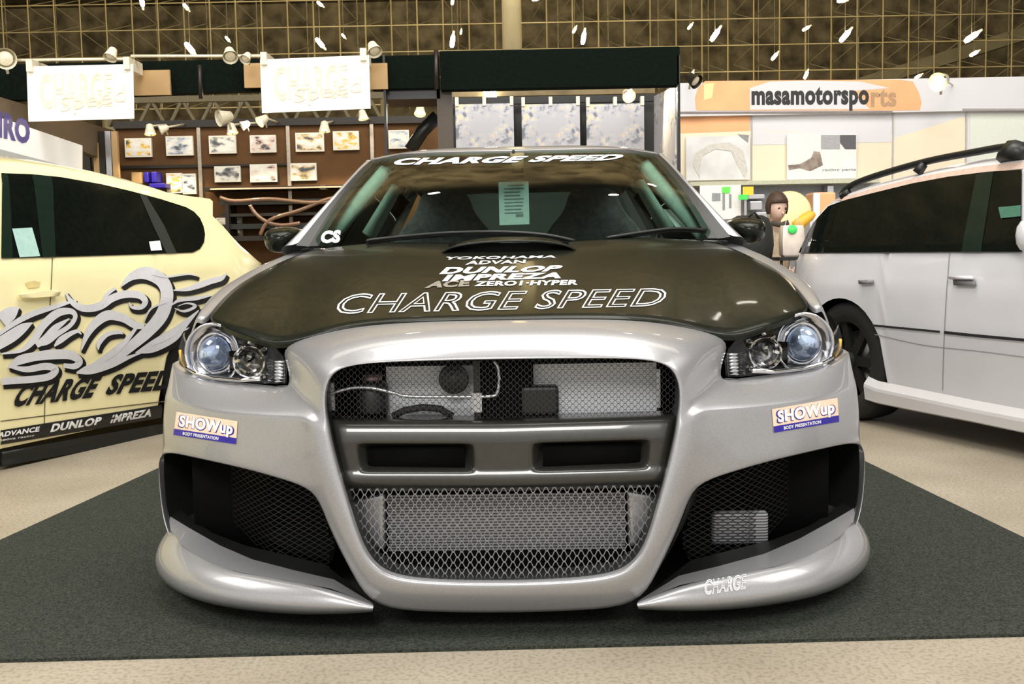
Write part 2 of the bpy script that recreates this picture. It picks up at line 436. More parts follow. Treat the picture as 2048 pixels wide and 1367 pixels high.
cols_M = [(608,890,2.53),(550,888,2.585),(484,878,2.65),(424,868,2.715),(362,858,2.80),(316,848,2.94)]
cols_B0 = [(624,966,2.52),(558,947,2.565),(490,928,2.63),(426,915,2.695),(367,902,2.785),(316,892,2.93)]
cols_B = [(630,978,2.52),(562,957,2.565),(492,937,2.63),(427,923,2.695),(368,910,2.785),(316,900,2.93)]
face = [[cp(*q) for q in r] for r in (cols_T, cols_S, cols_S2, cols_C, cols_M, cols_B0, cols_B)]
# side return of the bumper towards the wheel arch
for r, zz in zip(face, [0]*9):
    e = r[-1]
    r.append(Vector((e.x-.006, e.y+.10, e.z))); r.append(Vector((e.x-.004, .66, e.z)))
v2, f2 = grid(face)
# below: the outer post beside the fog opening down to the lip
post = [[face[6][5], face[6][6], face[6][7]]]
for px, py, Y in ((316,950,2.93),(320,1000,2.92),(328,1050,2.90),(345,1090,2.87)):
    a = cp(px, py, Y); post.append([a, a+Vector((-.004, .10, 0)), Vector((a.x-.004, .66, a.z))])
v3, f3 = grid(post)
vs = v1+v2+v3; fs = f1+[tuple(i+len(v1) for i in f) for f in f2]+[tuple(i+len(v1)+len(v2) for i in f) for f in f3]
vs, fs = both(vs, fs)
nof = [p.copy() for p in rows[0]]; nof += mir(nof)
bumper = shell('front_bumper', vs, fs, M_silver, nof=nof, flange=.055)
ring_ = [p.copy() for p in rows[0]]
for f in (lambda L: L, mir):
    ck('grille_duct', *grid([f([p+Vector((0, -.002, 0)) for p in ring_]), f([p+Vector((0, .09, 0)) for p in ring_])]), M_black, fix=False)

def finmat(name, c1, c2, sc_, rough=.5, metal=.3):
    m = bpy.data.materials.new(name); m.use_nodes = True; nt = m.node_tree; b = nt.nodes['Principled BSDF']
    tc = nt.nodes.new('ShaderNodeTexCoord'); wv = nt.nodes.new('ShaderNodeTexWave'); wv.bands_direction = 'Z'; wv.inputs['Scale'].default_value = sc_
    wv.inputs['Distortion'].default_value = .3
    r = nt.nodes.new('ShaderNodeValToRGB'); r.color_ramp.elements[0].color = c1+(1,); r.color_ramp.elements[1].color = c2+(1,)
    nt.links.new(tc.outputs['Object'], wv.inputs['Vector']); nt.links.new(wv.outputs[0], r.inputs[0]); nt.links.new(r.outputs[0], b.inputs['Base Color'])
    b.inputs['Roughness'].default_value = rough; b.inputs['Metallic'].default_value = metal; return m
M_fin = finmat('condenser_fins', (.52, .54, .56), (.74, .76, .80), 60, .55, .1)
M_cool = finmat('intercooler_fins', (.03, .03, .033), (.36, .36, .38), 42, .4, .2)
# ---- lower side lips ----
lipT = [(747,1208,2.475),(661,1176,2.49),(578,1161,2.52),(481,1144,2.57),(411,1126,2.64),(360,1086,2.74),(341,1058,2.88)]
lipA = [(747,1210,2.465),(663,1182,2.472),(578,1169,2.50),(476,1152,2.55),(399,1135,2.62),(340,1098,2.74),(322,1068,2.90)]
lipC = [(746,1215,2.455),(663,1207,2.455),(575,1202,2.475),(466,1191,2.52),(376,1170,2.60),(314,1128,2.74),(304,1092,2.92)]
lipD = [(745,1221,2.46),(660,1227,2.462),(570,1226,2.48),(463,1216,2.525),(374,1199,2.605),(311,1160,2.745),(302,1118,2.93)]
lipE = [(745,1224,2.50),(655,1229,2.53),(568,1228,2.56),(470,1218,2.62),(392,1201,2.70),(336,1172,2.83),(326,1135,2.98)]
# sloping floor of the fog opening, from lip edge in to mesh
slopeM = [(742,1203,2.50),(668,1158,2.55),(590,1140,2.60),(505,1118,2.66),(440,1090,2.73),(378,1055,2.83),(337,1030,2.92)]
slopeI = [(738,1198,2.53),(650,1128,2.66),(575,1110,2.70),(490,1090,2.76),(425,1065,2.83),(380,1035,2.92),(350,1005,3.0)]
for side in (1, -1):
    f = (lambda L: L) if side == 1 else mir
    R_ = [f([cp(*q) for q in r]) for r in (lipT, lipA, lipC, lipD, lipE)]
    for r in R_:
        e = r[-1]; r.append(Vector((e.x, .62, e.z+.02)))
    v, ff = grid(R_); shell('bumper_lip', v, ff, M_silver, flange=0)
    R_ = [f([cp(*q) for q in r]) for r in (slopeM, lipT)]
    v, ff = grid(R_); shell('fog_ledge', v, ff, M_silver, flange=0, sub=0)
    R_ = [f([cp(*q) for q in r]) for r in (slopeI, slopeM)]
    v, ff = grid(R_); shell('fog_surround', v, ff, M_black, flange=0, sub=0)
    # dark duct behind the fog opening: top wall, inner wall, outer wall
    top = [(630,978),(562,957),(492,937),(427,923),(371,910),(326,899)]
    tY = [2.53,2.575,2.64,2.705,2.795,2.94]
    A = f([cp(a, b, y) for (a, b), y in zip(top, tY)])
    inn = [(630,978,2.53),(650,1035,2.52),(677,1095,2.51),(708,1150,2.505),(744,1204,2.50)]
    B = f([cp(*q) for q in inn])
    out = [(328,899,2.94),(328,950,2.94),(332,1000,2.93),(340,1045,2.90)]
    D = f([cp(*q) for q in out])
    ins = f([Vector((0, 0, 0))])
    def wall(L, dv):
        dv = Vector((dv[0]*side, dv[1], dv[2])); return grid([L, [p+dv for p in L]])
    mb = MB(); mb.add(*wall(A, (.0, .22, -.01))); mb.add(*wall(B, (-.06, .20, .0))); mb.add(*wall(D, (.055, .16, .0)))
    ck('fog_duct', mb.v, mb.f, M_black, fix=False)
    xa, xb = sorted((.42*side, .875*side)); mb = MB().box((xa, .345, .10), (xb, .36, .44)); ck('duct_light_block', f(mb.v) if False else [Vector((-v.x, v.y, v.z)) for v in mb.v], mb.f, M_void)  # unseen black backing, added to block the light leak through the duct gap
    # mesh screen in the duct
    P2 = [(640,985),(655,1040),(668,1085),(655,1135),(575,1118),(490,1098),(425,1068),(378,1020),(355,960),(345,905),(427,925),(492,937),(562,957)]
    W = [cp(a, b, 2.72) for a, b in P2]; W = f(W); pl = [(p.x, p.z) for p in W]
    x0 = min(p[0] for p in pl); x1 = max(p[0] for p in pl); z0 = min(p[1] for p in pl); z1 = max(p[1] for p in pl)
    mb = MB(); cw, ch = .013, .0075
    def ydep(x): return .20 + .0 + max(0, abs(x)-.62)*1.0
    z = z0; j = 0
    while z < z1:
        x = x0; k = 0
        while x < x1:
            a = (x, z + (ch/2 if (k+j) % 2 else -ch/2)*.9); b = (x+cw, z + (ch/2 if (k+1+j) % 2 else -ch/2)*.9)
            if inpoly((a[0]+b[0])/2, z, pl): mb.bar((a[0], ydep(a[0]), a[1]), (b[0], ydep(b[0]), b[1]), .0011, n=3)
            x += cw; k += 1
        z += ch; j += 1
    ck('fog_mesh', mb.v, mb.f, M_fogwire, smooth=False, fix=False)
    # dark backing deep in the duct
    vs_, fs_ = fill2d([(p[0]*1.0, p[1]) for p in pl])
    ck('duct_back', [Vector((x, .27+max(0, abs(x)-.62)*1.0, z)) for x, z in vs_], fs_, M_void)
    if side == -1:   # bright cooler behind the mesh on the right
        q = CI @ at(1478, 1052, 2.74)
        o = ck('oil_cooler', *(lambda m: (m.v, m.f))(MB().box((q.x-.075, .235+max(0,q.x-.62), q.z-.045), (q.x+.075, .262+max(0,q.x-.62), q.z+.045))), M_cool)
        s = o.modifiers.new('b', 'BEVEL'); s.width = .02; s.segments = 4

# ---- bonnet ----
fro = [(1008,638,2.662),(925,638.5,2.664),(850,641,2.668),(775,644.5,2.68),(712,650,2.70),(648,662,2.722),(560,689,2.77),(515,675,2.82),(450,653,2.91),(412,638,3.02)]
rear = [(1012,484,3.52),(950,484,3.53),(890,485,3.55),(830,486,3.57),(770,488,3.60),(710,490,3.62),(655,495,3.64),(615,502,3.65),(580,514,3.63),(541,536,3.58)]
nR = 7; hr = [[] for _ in range(nR)]
for k, (a, b) in enumerate(zip(fro, rear)):
    p = cp(*a); q_ = cp(*b)
    if k == 0: p.x = q_.x = 0
    for j in range(nR):
        t_ = j/(nR-1); v = p.lerp(q_, t_)
        v.z += (.020+.014*min(1, k/5))*math.sin(math.pi*min(1, t_*1.0))**.8 * (1 if k < 8 else (.9 if k == 8 else .55))
        v.x += -.012*math.sin(math.pi*t_)*(k/9)
        if 3 <= k <= 5 and j > 1: v.z += .008*(1 if k == 4 else .4)      # raised power line
        hr[j].append(v)
v, ff = grid(hr); vs, fs = both(v, ff)
hood = shell('bonnet', vs, fs, M_carbon, flange=.018, fdir=(0, .004, -1), crease=.9)
hood_grid = hr
# scoop
sc = []
for (hw, y, z, zt) in ((.205, .81, .905, .905), (.215, .81, .925, .960), (.21, .86, .93, .969), (.20, .95, .935, .975), (.17, 1.06, .94, .972)):
    row = []
    for u in (-1, -.93, -.8, -.4, 0, .4, .8, .93, 1):
        h = (1-abs(u)**5) ; row.append(Vector((u*hw, y, z+(zt-z)*h)))
    sc.append(row)
v, ff = grid(sc[1:]); scoop = shell('bonnet_scoop', v, ff, M_carbon, parent=hood, flange=.006, fdir=(0, 0, -1), skipx=False)
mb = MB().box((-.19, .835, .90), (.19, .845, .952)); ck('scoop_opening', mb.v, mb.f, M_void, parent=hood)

# ---- front wings ----
for side in (1, -1):
    f = (lambda L: L) if side == 1 else mir
    edge = [hr[j][-1].copy() for j in range(nR)]
    rid = [(356,694,3.05),(384,646,3.08),(404,614,3.15),(425,588,3.24),(455,566,3.36),(492,545,3.48),(530,523,3.62)]
    ridge = [cp(*r) for r in rid]
    ridge = []
    for j, (a, b, Y) in enumerate([(392,634,3.04),(404,612,3.13),(421,590,3.24),(447,570,3.34),(476,554,3.45),(505,537,3.55),(536,521,3.66)]): ridge.append(cp(a, b, Y))
    secs = []
    for j in range(nR):
        e = edge[j]; r = ridge[j]
        inner = e + Vector((-.004, 0, -.004))
        mid = (e+r)/2 + Vector((-.01, 0, .004))
        y = r.y
        sh = Vector((r.x-.022, y+.01, r.z-.05))
        fl_ = Vector((-.955+.02*abs(j-3)/3, y+.01, .66))
        ay = y-.86; ar = .345; az = .32 + (math.sqrt(ar*ar-ay*ay) if abs(ay) < ar else 0)
        low = Vector((-.965+.015*abs(j-3)/3, y+.01, max(.33, az)))
        secs.append(f([inner, mid, r, sh, fl_, low]))
    # rear extension to the door
    r0 = secs[-1]
    s2 = [Vector((p.x, p.y, p.z)) for p in r0]
    ext = []
    zs_ = [.955, .955, .945, .90, .66, .22]; xs_ = [-.735, -.77, -.82, -.86, -.945, -.95]
    ext = f([Vector((xs_[i], 1.42, zs_[i])) for i in range(6)])
    secs.append(ext)
    v, ff = grid(secs); shell('front_wing', v, ff, M_silver, flange=.015, fdir=(0, 0, -1), skipx=False)

# ---- cabin shell ----
def glass_pts(rows): return [[cp(*q) for q in r] for r in rows]
WB = [(1014,482,3.50),(900,484,3.52),(800,487,3.56),(710,490,3.64),(618,493,3.78)]
WT = [(1021,303,4.24),(945,304,4.25),(870,306,4.27),(800,310,4.30),(748,321,4.36)]
wr = []
for j in range(7):
    t_ = j/6; row = []
    for a, b in zip(WB, WT):
        p = cp(*a).lerp(cp(*b), t_); p.z += .022*math.sin(math.pi*t_); p.y -= .02*math.sin(math.pi*t_); row.append(p)
    row[0].x = 0; wr.append(row)
v, ff = grid(wr); vs, fs = both(v, ff)
wind = shell('windscreen', vs, fs, M_glass, flange=0, sub=2)
# black frit band round the screen
mb = MB(); ed = [r[-1] for r in wr]; inn = [r[-1]+Vector((.035, -.004, .002)) for r in wr]
mb.add(*grid([[p+Vector((0,-.004,.002)) for p in ed], inn]))
mb.add(*grid([mir([p+Vector((0,-.004,.002)) for p in ed]), mir(inn)]))
tp = [p+Vector((0, -.004, .003)) for p in wr[-1]]; tp2 = [p+Vector((0, -.02, -.014)) for p in wr[-1]]
mb.add(*grid([tp, tp2])); mb.add(*grid([mir(tp), mir(tp2)]))
ck('screen_border', mb.v, mb.f, M_black, parent=wind, fix=False)
# A pillars
PO = [(560,500,3.80),(589,474,3.83),(625,436,3.92),(668,390,4.04),(706,348,4.20),(722,329,4.30),(732,320,4.37)]
for side in (1, -1):
    f = (lambda L: L) if side == 1 else mir
    inn = [r[-1] for r in wr]; outp = [cp(*q) for q in PO]
    inn0 = inn; inn = [i_.lerp(o_, .42)+Vector((0, -.010, .010))*(1-k_/6) for k_, (i_, o_) in enumerate(zip(inn, outp))]
    v, ff = grid([f([p+Vector((.004, -.002, .0)) for p in inn0]), f(inn)]); ck('pillar_seal', v, ff, M_black)
    rws = [[i_+Vector((.003, .004, -.002)) for i_ in inn], [(i_*.5+o_*.5)+Vector((-.004, -.012, .012))*(1-k_/6) for k_, (i_, o_) in enumerate(zip(inn, outp))], outp, [o_+Vector((-.004, .05, -.02)) for o_ in outp], [o_+Vector((.03, .10, -.02)) for o_ in outp]]
    v, ff = grid([f(r) for r in rws]); shell('windscreen_pillar', v, ff, M_silver, flange=0)
for side in (1, -1):
    f = (lambda L: L) if side == 1 else mir
    P = [cp(*q)+Vector((.085, .10, -.015)) for q in PO[1:]]
    mb = MB().tube(f(P), .034, 8); ck('pillar_trim', mb.v, mb.f, M_trim)
# roof
RF = [(1021,291,4.28),(945,292,4.285),(870,295,4.30),(795,303,4.335),(735,316,4.40)]
r0 = [cp(*q) for q in RF]; r0[0].x = 0
top = [wr[-1][k]+Vector((0, .0, .001)) for k in range(5)]
rws = [top, r0]
for y, dz in ((2.15, .028), (2.6, .045), (3.1, .03), (3.5, -.01), (3.75, -.06)):
    rws.append([Vector((p.x*(1-.02*(y-1.8)), y-.0, p.z*1.0 + dz - (.02 if k == 4 else 0))) for k, p in enumerate(r0)])
v, ff = grid(rws); vs, fs = both(v, ff); roof = shell('roof', vs, fs, M_silver, flange=.02, fdir=(0, 0, -1))
# body sides
for side in (1, -1):
    f = (lambda L: L) if side == 1 else mir
    rw = []
    for y in (1.42, 1.7, 2.1, 2.6, 2.95, 3.1, 3.3, 3.5, 3.7, 3.9, 4.1, 4.28):
        k = max(0, y-3.6); az = .2
        ay = y-3.45
        if abs(ay) < .35: az = .32+math.sqrt(.35**2-ay*ay)
        zb = lambda z: max(z, az)
        rw.append(f([Vector((-.83+k*.22, y, .95+.02*(y-1.4)/2)), Vector((-.87+k*.2, y, .90)), Vector((-.905+k*.16, y, .72)), Vector((-.925+k*.14, y, max(.48, az+.02))), Vector((-.92+k*.14, y, max(.2, az)))]))
    v, ff = grid(rw); shell('body_side', v, ff, M_silver, flange=.02, fdir=(-.0, 0, -.5), skipx=False)
    pe = [cp(*q) for q in PO]
    def edge(y, dz): p = r0[4]; return Vector((p.x*(1-.02*(y-1.8))+.004, y, p.z+dz-.045))
    rail = [pe[-1]+Vector((.01, .02, -.01)), edge(2.15, .028), edge(2.6, .045), edge(3.1, .03), edge(3.5, -.01)]
    belt = [pe[0]+Vector((.01, .03, -.01)), Vector((-.83, 1.9, .955)), Vector((-.83, 2.5, .965)), Vector((-.81, 3.1, .975)), Vector((-.765, 3.8, .99))]
    v, ff = grid([f(belt), f(rail)]); shell('side_glass', v, ff, M_glass, flange=0, sub=0)
    def quad(name, b0, b1, r0_, r1_, m_, d=-.006):
        def on(L, y):
            for k in range(len(L)-1):
                if L[k].y <= y <= L[k+1].y: return L[k].lerp(L[k+1], (y-L[k].y)/(L[k+1].y-L[k].y))
            return L[-1]
        P = [on(belt, b0), on(belt, b1), on(rail, r1_), on(rail, r0_)]; P = [p+Vector((d, 0, 0)) for p in P]
        o = ck(name, f(P), [(0, 1, 2, 3)], m_, fix=False); q_ = o.modifiers.new('t', 'SOLIDIFY'); q_.thickness = .012; q_.offset = 0
    quad('centre_pillar', 2.34, 2.46, 2.32, 2.40, M_black); quad('rear_pillar', 3.32, 3.79, 3.12, 3.49, M_silver)
    mb = MB().tube(f([p+Vector((-.004, 0, 0)) for p in rail]), .014, 6); ck('drip_rail', mb.v, mb.f, M_silver)
# tail
mb = MB()
tl = [[Vector((x, 3.75+.0*abs(x), 1.30)) for x in (-.56, -.3, 0, .3, .56)], [Vector((x, 4.05, 1.0)) for x in (-.72, -.36, 0, .36, .72)], [Vector((x, 4.28, .9)) for x in (-.78, -.4, 0, .4, .78)], [Vector((x, 4.36, .5)) for x in (-.82, -.4, 0, .4, .82)], [Vector((x, 4.28, .22)) for x in (-.80, -.4, 0, .4, .80)]]
v, ff = grid(tl[1:]); shell('tailgate', v, ff, M_silver, flange=.02, skipx=False)
v, ff = grid(tl[:2]); shell('rear_window', v, ff, M_glass, flange=0, sub=0)
# underbody
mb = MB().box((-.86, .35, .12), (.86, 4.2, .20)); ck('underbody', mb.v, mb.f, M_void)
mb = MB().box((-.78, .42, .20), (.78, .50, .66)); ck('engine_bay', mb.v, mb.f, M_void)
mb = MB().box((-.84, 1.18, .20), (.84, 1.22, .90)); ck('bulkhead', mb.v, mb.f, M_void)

# interior
prof = [(1.12, .905), (1.3, .945), (1.5, .955), (1.66, .93), (1.70, .80), (1.66, .6)]
rw = [[Vector((x, y + .12*(x/.78)**2*(1 if y < 1.5 else .3), z)) for x in (-.78, -.5, -.2, 0, .2, .5, .78)] for y, z in prof]
v, ff = grid(rw); shell('dashboard', v, ff, M_dark, flange=0, sub=1)
for side in (1, -1):
    x = .36*side; mb = MB()
    s_ = ck('seat', *(lambda m: (m.v, m.f))(MB().box((x-.25, 2.02, .45), (x+.25, 2.5, .58))), M_seat)
    q_ = s_.modifiers.new('b', 'BEVEL'); q_.width = .05; q_.segments = 3
    rw = [[Vector((x+u*w_, 2.45+dy+.03*u*u, z)) for u in (-1, -.8, -.3, .3, .8, 1)] for w_, dy, z in ((.25, 0, .55), (.27, .03, .8), (.25, .08, 1.0), (.16, .11, 1.09), (.13, .13, 1.14), (.12, .14, 1.20), (.08, .145, 1.225))]
    v, ff = grid(rw); o = shell('seat_back', v, ff, M_seat, parent=s_, flange=.09, skipx=False)
    mb = MB().bar((x+.27, 2.5, .5), (.55*side, 2.42, 1.24), .012); 
for side in (1, -1):
    a = CI @ at(738, 470, 4.75); b = CI @ at(793, 374, 4.85)
    f = (lambda L: L) if side == 1 else mir
    mb = MB().bar(a, b, .035, .028, n=4); ck('door_frame_trim', f(mb.v), mb.f, M_trim)
mb = MB()
M_ = axisM((.37, 1.85, .86), (0, .45, -1))
mb.tube([M_ @ Vector((.18*math.cos(a*math.pi/12), .18*math.sin(a*math.pi/12), 0)) for a in range(25)], .014)
mb.bar(M_ @ Vector((-.17, 0, 0)), M_ @ Vector((.17, 0, 0)), .018); mb.bar(M_ @ Vector((0, 0, 0)), M_ @ Vector((0, 0, .2)), .03)
ck('steering_wheel', mb.v, mb.f, M_dark)
rw = [[Vector((x, y, z)) for x in (-.62, 0, .62)] for y, z in ((3.1, .5), (3.25, .9), (3.3, 1.02))]
v, ff = grid(rw); shell('rear_seat', v, ff, M_seat, flange=.1, skipx=False, sub=1)
mb = MB().box((-.12, 1.72, 1.255), (.12, 1.735, 1.315)).bar((0, 1.73, 1.30), (0, 1.735, 1.33), .01); o = ck('mirror_inside', mb.v, mb.f, M_dark)
o.modifiers.new('b', 'BEVEL').width = .006

# wipers
for pts in ([(735,484,3.58),(760,480,3.60),(880,469,3.57),(1000,466,3.53),(1090,472,3.52),(1150,484,3.52)], [(1213,478,3.55),(1290,466,3.60),(1350,459,3.66),(1412,462,3.74)]):
    L = [cp(a, b, y)+Vector((0, -.012, .004)) for a, b, y in spline(pts, 5)]
    mb = MB().tube(L, .006, 6); w_ = ck('wiper', mb.v, mb.f, M_black)
    mb = MB().tube([p+Vector((0, .01, -.008)) for p in L], .005, 6); ck('wiper_rubber', mb.v, mb.f, M_rubber, parent=w_)

# door mirrors
for side in (1, -1):
    f = (lambda L: L) if side == 1 else mir
    ol = [(530,462),(545,455),(572,452),(596,455),(605,470),(598,490),(578,502),(552,508),(535,500),(528,482)]
    ctr = cp(566, 480, 4.0); ring = [cp(a, b, 4.0) for a, b in ol]; rws = []
    for s, dy in ((.90, .10), (1., .07), (1., .0), (.93, -.03), (.72, -.065), (.4, -.09), (.0, -.10)):
        rws.append([ctr + (p-ctr)*s + Vector((0, dy, 0)) for p in ring]+[ctr + (ring[0]-ctr)*s + Vector((0, dy, 0))])
    v, ff = grid([f(r) for r in rws]); m_ = shell('door_mirror', v, ff, M_carbon, flange=0, skipx=False)
    v2_ = f([ctr + (p-ctr)*.93 + Vector((0, .09, 0)) for p in ring]); ck('mirror_glass', v2_, [tuple(range(len(v2_)))], M_chrome, parent=m_)
    mb = MB().bar(cp(585, 500, 4.0), cp(612, 506, 4.02), .02, n=6); ck('mirror_stalk', f(mb.v), mb.f, M_carbon, parent=m_)

# wheels
def wheel(name, c, ax, r, wd, parent, rimm, world=False, spokes=7):
    M = axisM(c, ax); h = wd/2
    t_ = MB().lathe([(r*.66, -h), (r*.9, -h), (r*.98, -h*.85), (r, -h*.5), (r, h*.5), (r*.98, h*.85), (r*.9, h), (r*.66, h*1.0), (r*.66, -h)], M, 36, cap=False)
    ty = mk(name, t_.v, t_.f, M_rubber, parent, world=world)
    m = MB().lathe([(r*.66, -h), (r*.64, -h*.8), (r*.60, 0), (r*.63, h*.8), (r*.66, h)], M, 36, cap=False)
    m.lathe([(r*.14, h*.3), (r*.14, h*.75), (r*.08, h*.85), (r*.02, h*.85)], M, 16)
    for k in range(spokes):
        a = 2*math.pi*k/spokes; d = Vector((math.cos(a), math.sin(a), 0)); s_ = Vector((-d.y, d.x, 0))*.022
        P = [M @ (d*r*.1 + s_*1.3 + Vector((0,0,h*.7))), M @ (d*r*.1 - s_*1.3 + Vector((0,0,h*.7))), M @ (d*r*.64 - s_ + Vector((0,0,h*.8))), M @ (d*r*.64 + s_ + Vector((0,0,h*.8)))]
        Q = [M @ (M.inverted() @ p - Vector((0, 0, .03))) for p in P]
        m.add(P+Q, [(0,1,2,3),(7,6,5,4),(0,4,5,1),(1,5,6,2),(2,6,7,3),(3,7,4,0)])
    mk('rim', m.v, m.f, rimm, ty, world=world, smooth=False)
    m = MB().lathe([(.0, h*.05), (r*.5, h*.05), (r*.5, -h*.1), (0, -h*.1)], M, 24); mk('brake_disc', m.v, m.f, M_alu, ty, world=world)
    return ty
for sx in (-1, 1):
    for y in (.86, 3.45): wheel('wheel', (sx*.82, y, .32), (sx, 0, 0), .32, .22, car, M_alu)

# ---- headlamps ----
HL = [(549,693,2.79),(566,712,2.78),(574,735,2.77),(572,768,2.77),(540,768,2.80),(500,765,2.84),(450,758,2.90),(405,752,2.95),(372,740,3.0),(358,722,3.04),(357,695,3.07),(366,668,3.09),(384,648,3.09),(406,642,3.06),(440,655,2.98),(480,668,2.91),(515,680,2.85)]
M_pro = mat('projector_lens', (.42, .52, .85), .08, .55, 1, .5, 18)
M_refl = mat('faceted_reflector', (.55, .55, .56), .14, 1., 0, .85, 60)
M_bezel = mat('headlamp_bezel', (.30, .30, .30), .22, .8, .5, .5, 40)
M_amber = mat('amber_lens', (.75, .42, .04), .3, 0, .6)
for side in (1, -1):
    f = (lambda L: L) if side == 1 else mir
    ring = [cp(*q) for q in HL]; n = len(ring); ctr = sum(ring, Vector())/n
    root = ck('headlamp', *(lambda: (lambda rr: grid([f(r) for r in rr]))([[ctr+(p-ctr)*s+Vector((0, dy, 0)) for p in ring+[ring[0]]] for s, dy in ((1, .004), (.97, .03), (.88, .085), (.6, .10), (.3, .105), (0.01, .105))]))(), M_bezel, fix=True)
    rr = [[ctr+(p-ctr)*s+Vector((0, dy, 0)) for p in ring+[ring[0]]] for s, dy in ((1, .0), (.9, -.012), (.65, -.024), (.35, -.03), (.01, -.032))]
    v, ff = grid([f(r) for r in rr]); ck('lamp_cover', v, ff, M_lens, parent=root)
    pc = cp(432, 706, 2.97); ax = Vector((-.22*1, -1, .02)).normalized()
    if side == -1: pc = mir([pc])[0]; ax = Vector((.22, -1, .02)).normalized()
    M = axisM(pc, ax)
    mb = MB().lathe([(.088, .020), (.084, .026), (.080, .02), (.074, .0), (.066, -.02), (.056, -.03)], M, 32, cap=False); ck('outer_ring', mb.v, mb.f, M_chrome, parent=root)
    mb = MB().lathe([(.062, -.02), (.060, .004), (.054, .006), (.050, -.01)], M, 32, cap=False); ck('inner_ring', mb.v, mb.f, M_chrome, parent=root)
    mb = MB().lathe([(.050*math.cos(a*math.pi/16), .035*math.sin(a*math.pi/16)) for a in range(0, 9)], M, 32); ck('projector', mb.v, mb.f, M_pro, parent=root)
    pc = cp(500, 722, 2.87);
    if side == -1: pc = mir([pc])[0]
    M = axisM(pc, (0, -1, 0))
    mb = MB().lathe([(.045, .012), (.040, .012), (.034, -.01), (.020, -.03), (.002, -.035)], M, 24, cap=False); ck('high_beam_reflector', mb.v, mb.f, M_refl, parent=root)
    mb = MB().lathe([(.010, -.03), (.010, -.005), (.004, 0)], M, 12); ck('bulb', mb.v, mb.f, M_chrome, parent=root)
    mb = MB()
    for k in range(7):
        a = cp(538, 722+k*6.5, 2.80); b = cp(570, 724+k*6.5, 2.785); mb.bar(a, b, .0065, n=6)
    ck('ribbed_side_lamp', f(mb.v), mb.f, M_chrome, parent=root)
    mb = MB(); rnd = random.Random(5)
    for k in range(26):
        a = cp(rnd.uniform(470, 540), rnd.uniform(690, 757), 2.86); mb.bar(a, a+Vector((rnd.uniform(-.02, .02), rnd.uniform(-.01, .01), rnd.uniform(-.012, .012))), .005, n=4)
    ck('reflector_facets', f(mb.v), mb.f, M_refl, parent=root, smooth=False)
    mb = MB().tube([cp(a, b, 2.93-.0012*(a-380)) for a, b in ((372,735),(395,748),(430,756),(480,760),(520,757))], .006, 6); ck('chrome_strip', f(mb.v), mb.f, M_chrome, parent=root)
    L = [cp(a, b, y) for a, b, y in ((361,700,3.05),(364,720,3.04),(372,733,3.01))]
    mb = MB().tube(L, .006, 6); ck('amber_marker', f(mb.v), mb.f, M_amber, parent=root)
    # black gap line under the lamp
    L = [cp(a, b, y-.005) for a, b, y in ((360,742,3.02),(375,751,2.99),(405,761,2.95),(450,768,2.88),(500,775,2.83),(545,777,2.78),(576,774,2.745))]
    mb = MB().tube(L, .0075, 6); ck('lamp_seal', f(mb.v), mb.f, M_black, parent=root)

# ---- grille contents ----
def bgrid(rowsdef, fx):   # rows of (y px, left px), columns by fraction to centre
    pass
ry = [834, 838, 846, 862, 882, 889, 895, 915, 935, 941, 949, 966, 978, 982]
rY = [2.62, 2.575, 2.555, 2.545, 2.54, 2.54, 2.54, 2.54, 2.54, 2.54, 2.535, 2.53, 2.55, 2.59]
cols = [0, .03, .11, .13, .18, .22, .72, .77, .82, .85, 1.0]
rw = []
for j, (y, Y) in enumerate(zip(ry, rY)):
    lx = 658 + (y-834)/148*26; row = []
    for k, u in enumerate(cols):
        px = lx + (1008-lx)*u; d = 0
        if j in (6, 7, 8) and k in (4, 5, 6, 7): d = .05
        p = cp(px, y, Y); p.y += d
        if k == 0: p.y += .02
        if u == 1.0: p.x = 0
        row.append(p)
    rw.append(row)
v, ff = grid(rw); vs, fs = both(v, ff); bar = shell('bumper_beam_cover', vs, fs, M_bar, flange=.03)
for s in (1, -1):
    a = cp(735, 894, 2.572); b = cp(930, 936, 2.572); x0, x1 = sorted((a.x*s, b.x*s)); mb = MB().box((x0, a.y-.004, b.z), (x1, a.y+.004, a.z)); ck('slot_opening', mb.v, mb.f, M_void, parent=bar)

def grille_mesh(name, P, yf, cw, ch, t, m, flat=.9):
    pl = []
    for a, b in P:
        q_ = cp(a, b, 2.5+yf(.93-(b-505)/2100*2.5)); pl.append((q_.x, q_.z))
    pl = pl + [(-x, z) for x, z in pl[::-1]]
    x0 = min(p[0] for p in pl); x1 = max(p[0] for p in pl); z0 = min(p[1] for p in pl); z1 = max(p[1] for p in pl)
    mb = MB(); z = z0; j = 0
    while z < z1:
        x = x0; k = 0
        while x < x1:
            za = z + (ch/2 if ((k//2)+j) % 2 else -ch/2)*flat if False else None
            s = (0, 1, 1, 0)
            a0 = s[(k+2*(j % 2)) % 4]; a1 = s[(k+1+2*(j % 2)) % 4]
            A = (x, yf(z), z+(a0-.5)*ch*flat); B = (x+cw, yf(z), z+(a1-.5)*ch*flat)
            if inpoly(x+cw/2, z, pl): mb.bar(A, B, t, n=4)
            x += cw; k += 1
        z += ch; j += 1
    return ck(name, mb.v, mb.f, m, smooth=False, fix=False)
yfc = lambda x: .105 + .0*x
grille_mesh('upper_grille_mesh', [(1010,716),(860,719),(745,723),(688,731),(656,748),(645,785),(648,825),(650,838),(1010,838)], lambda z: .060, .0040, .0078, .0007, M_wire)
grille_mesh('lower_grille_mesh', [(1010,972),(680,972),(697,1030),(715,1085),(740,1131),(782,1158),(870,1167),(1010,1170)], lambda z: -.002+max(0, (z-.14))*.22, .0052, .0125, .0013, M_wirebright)
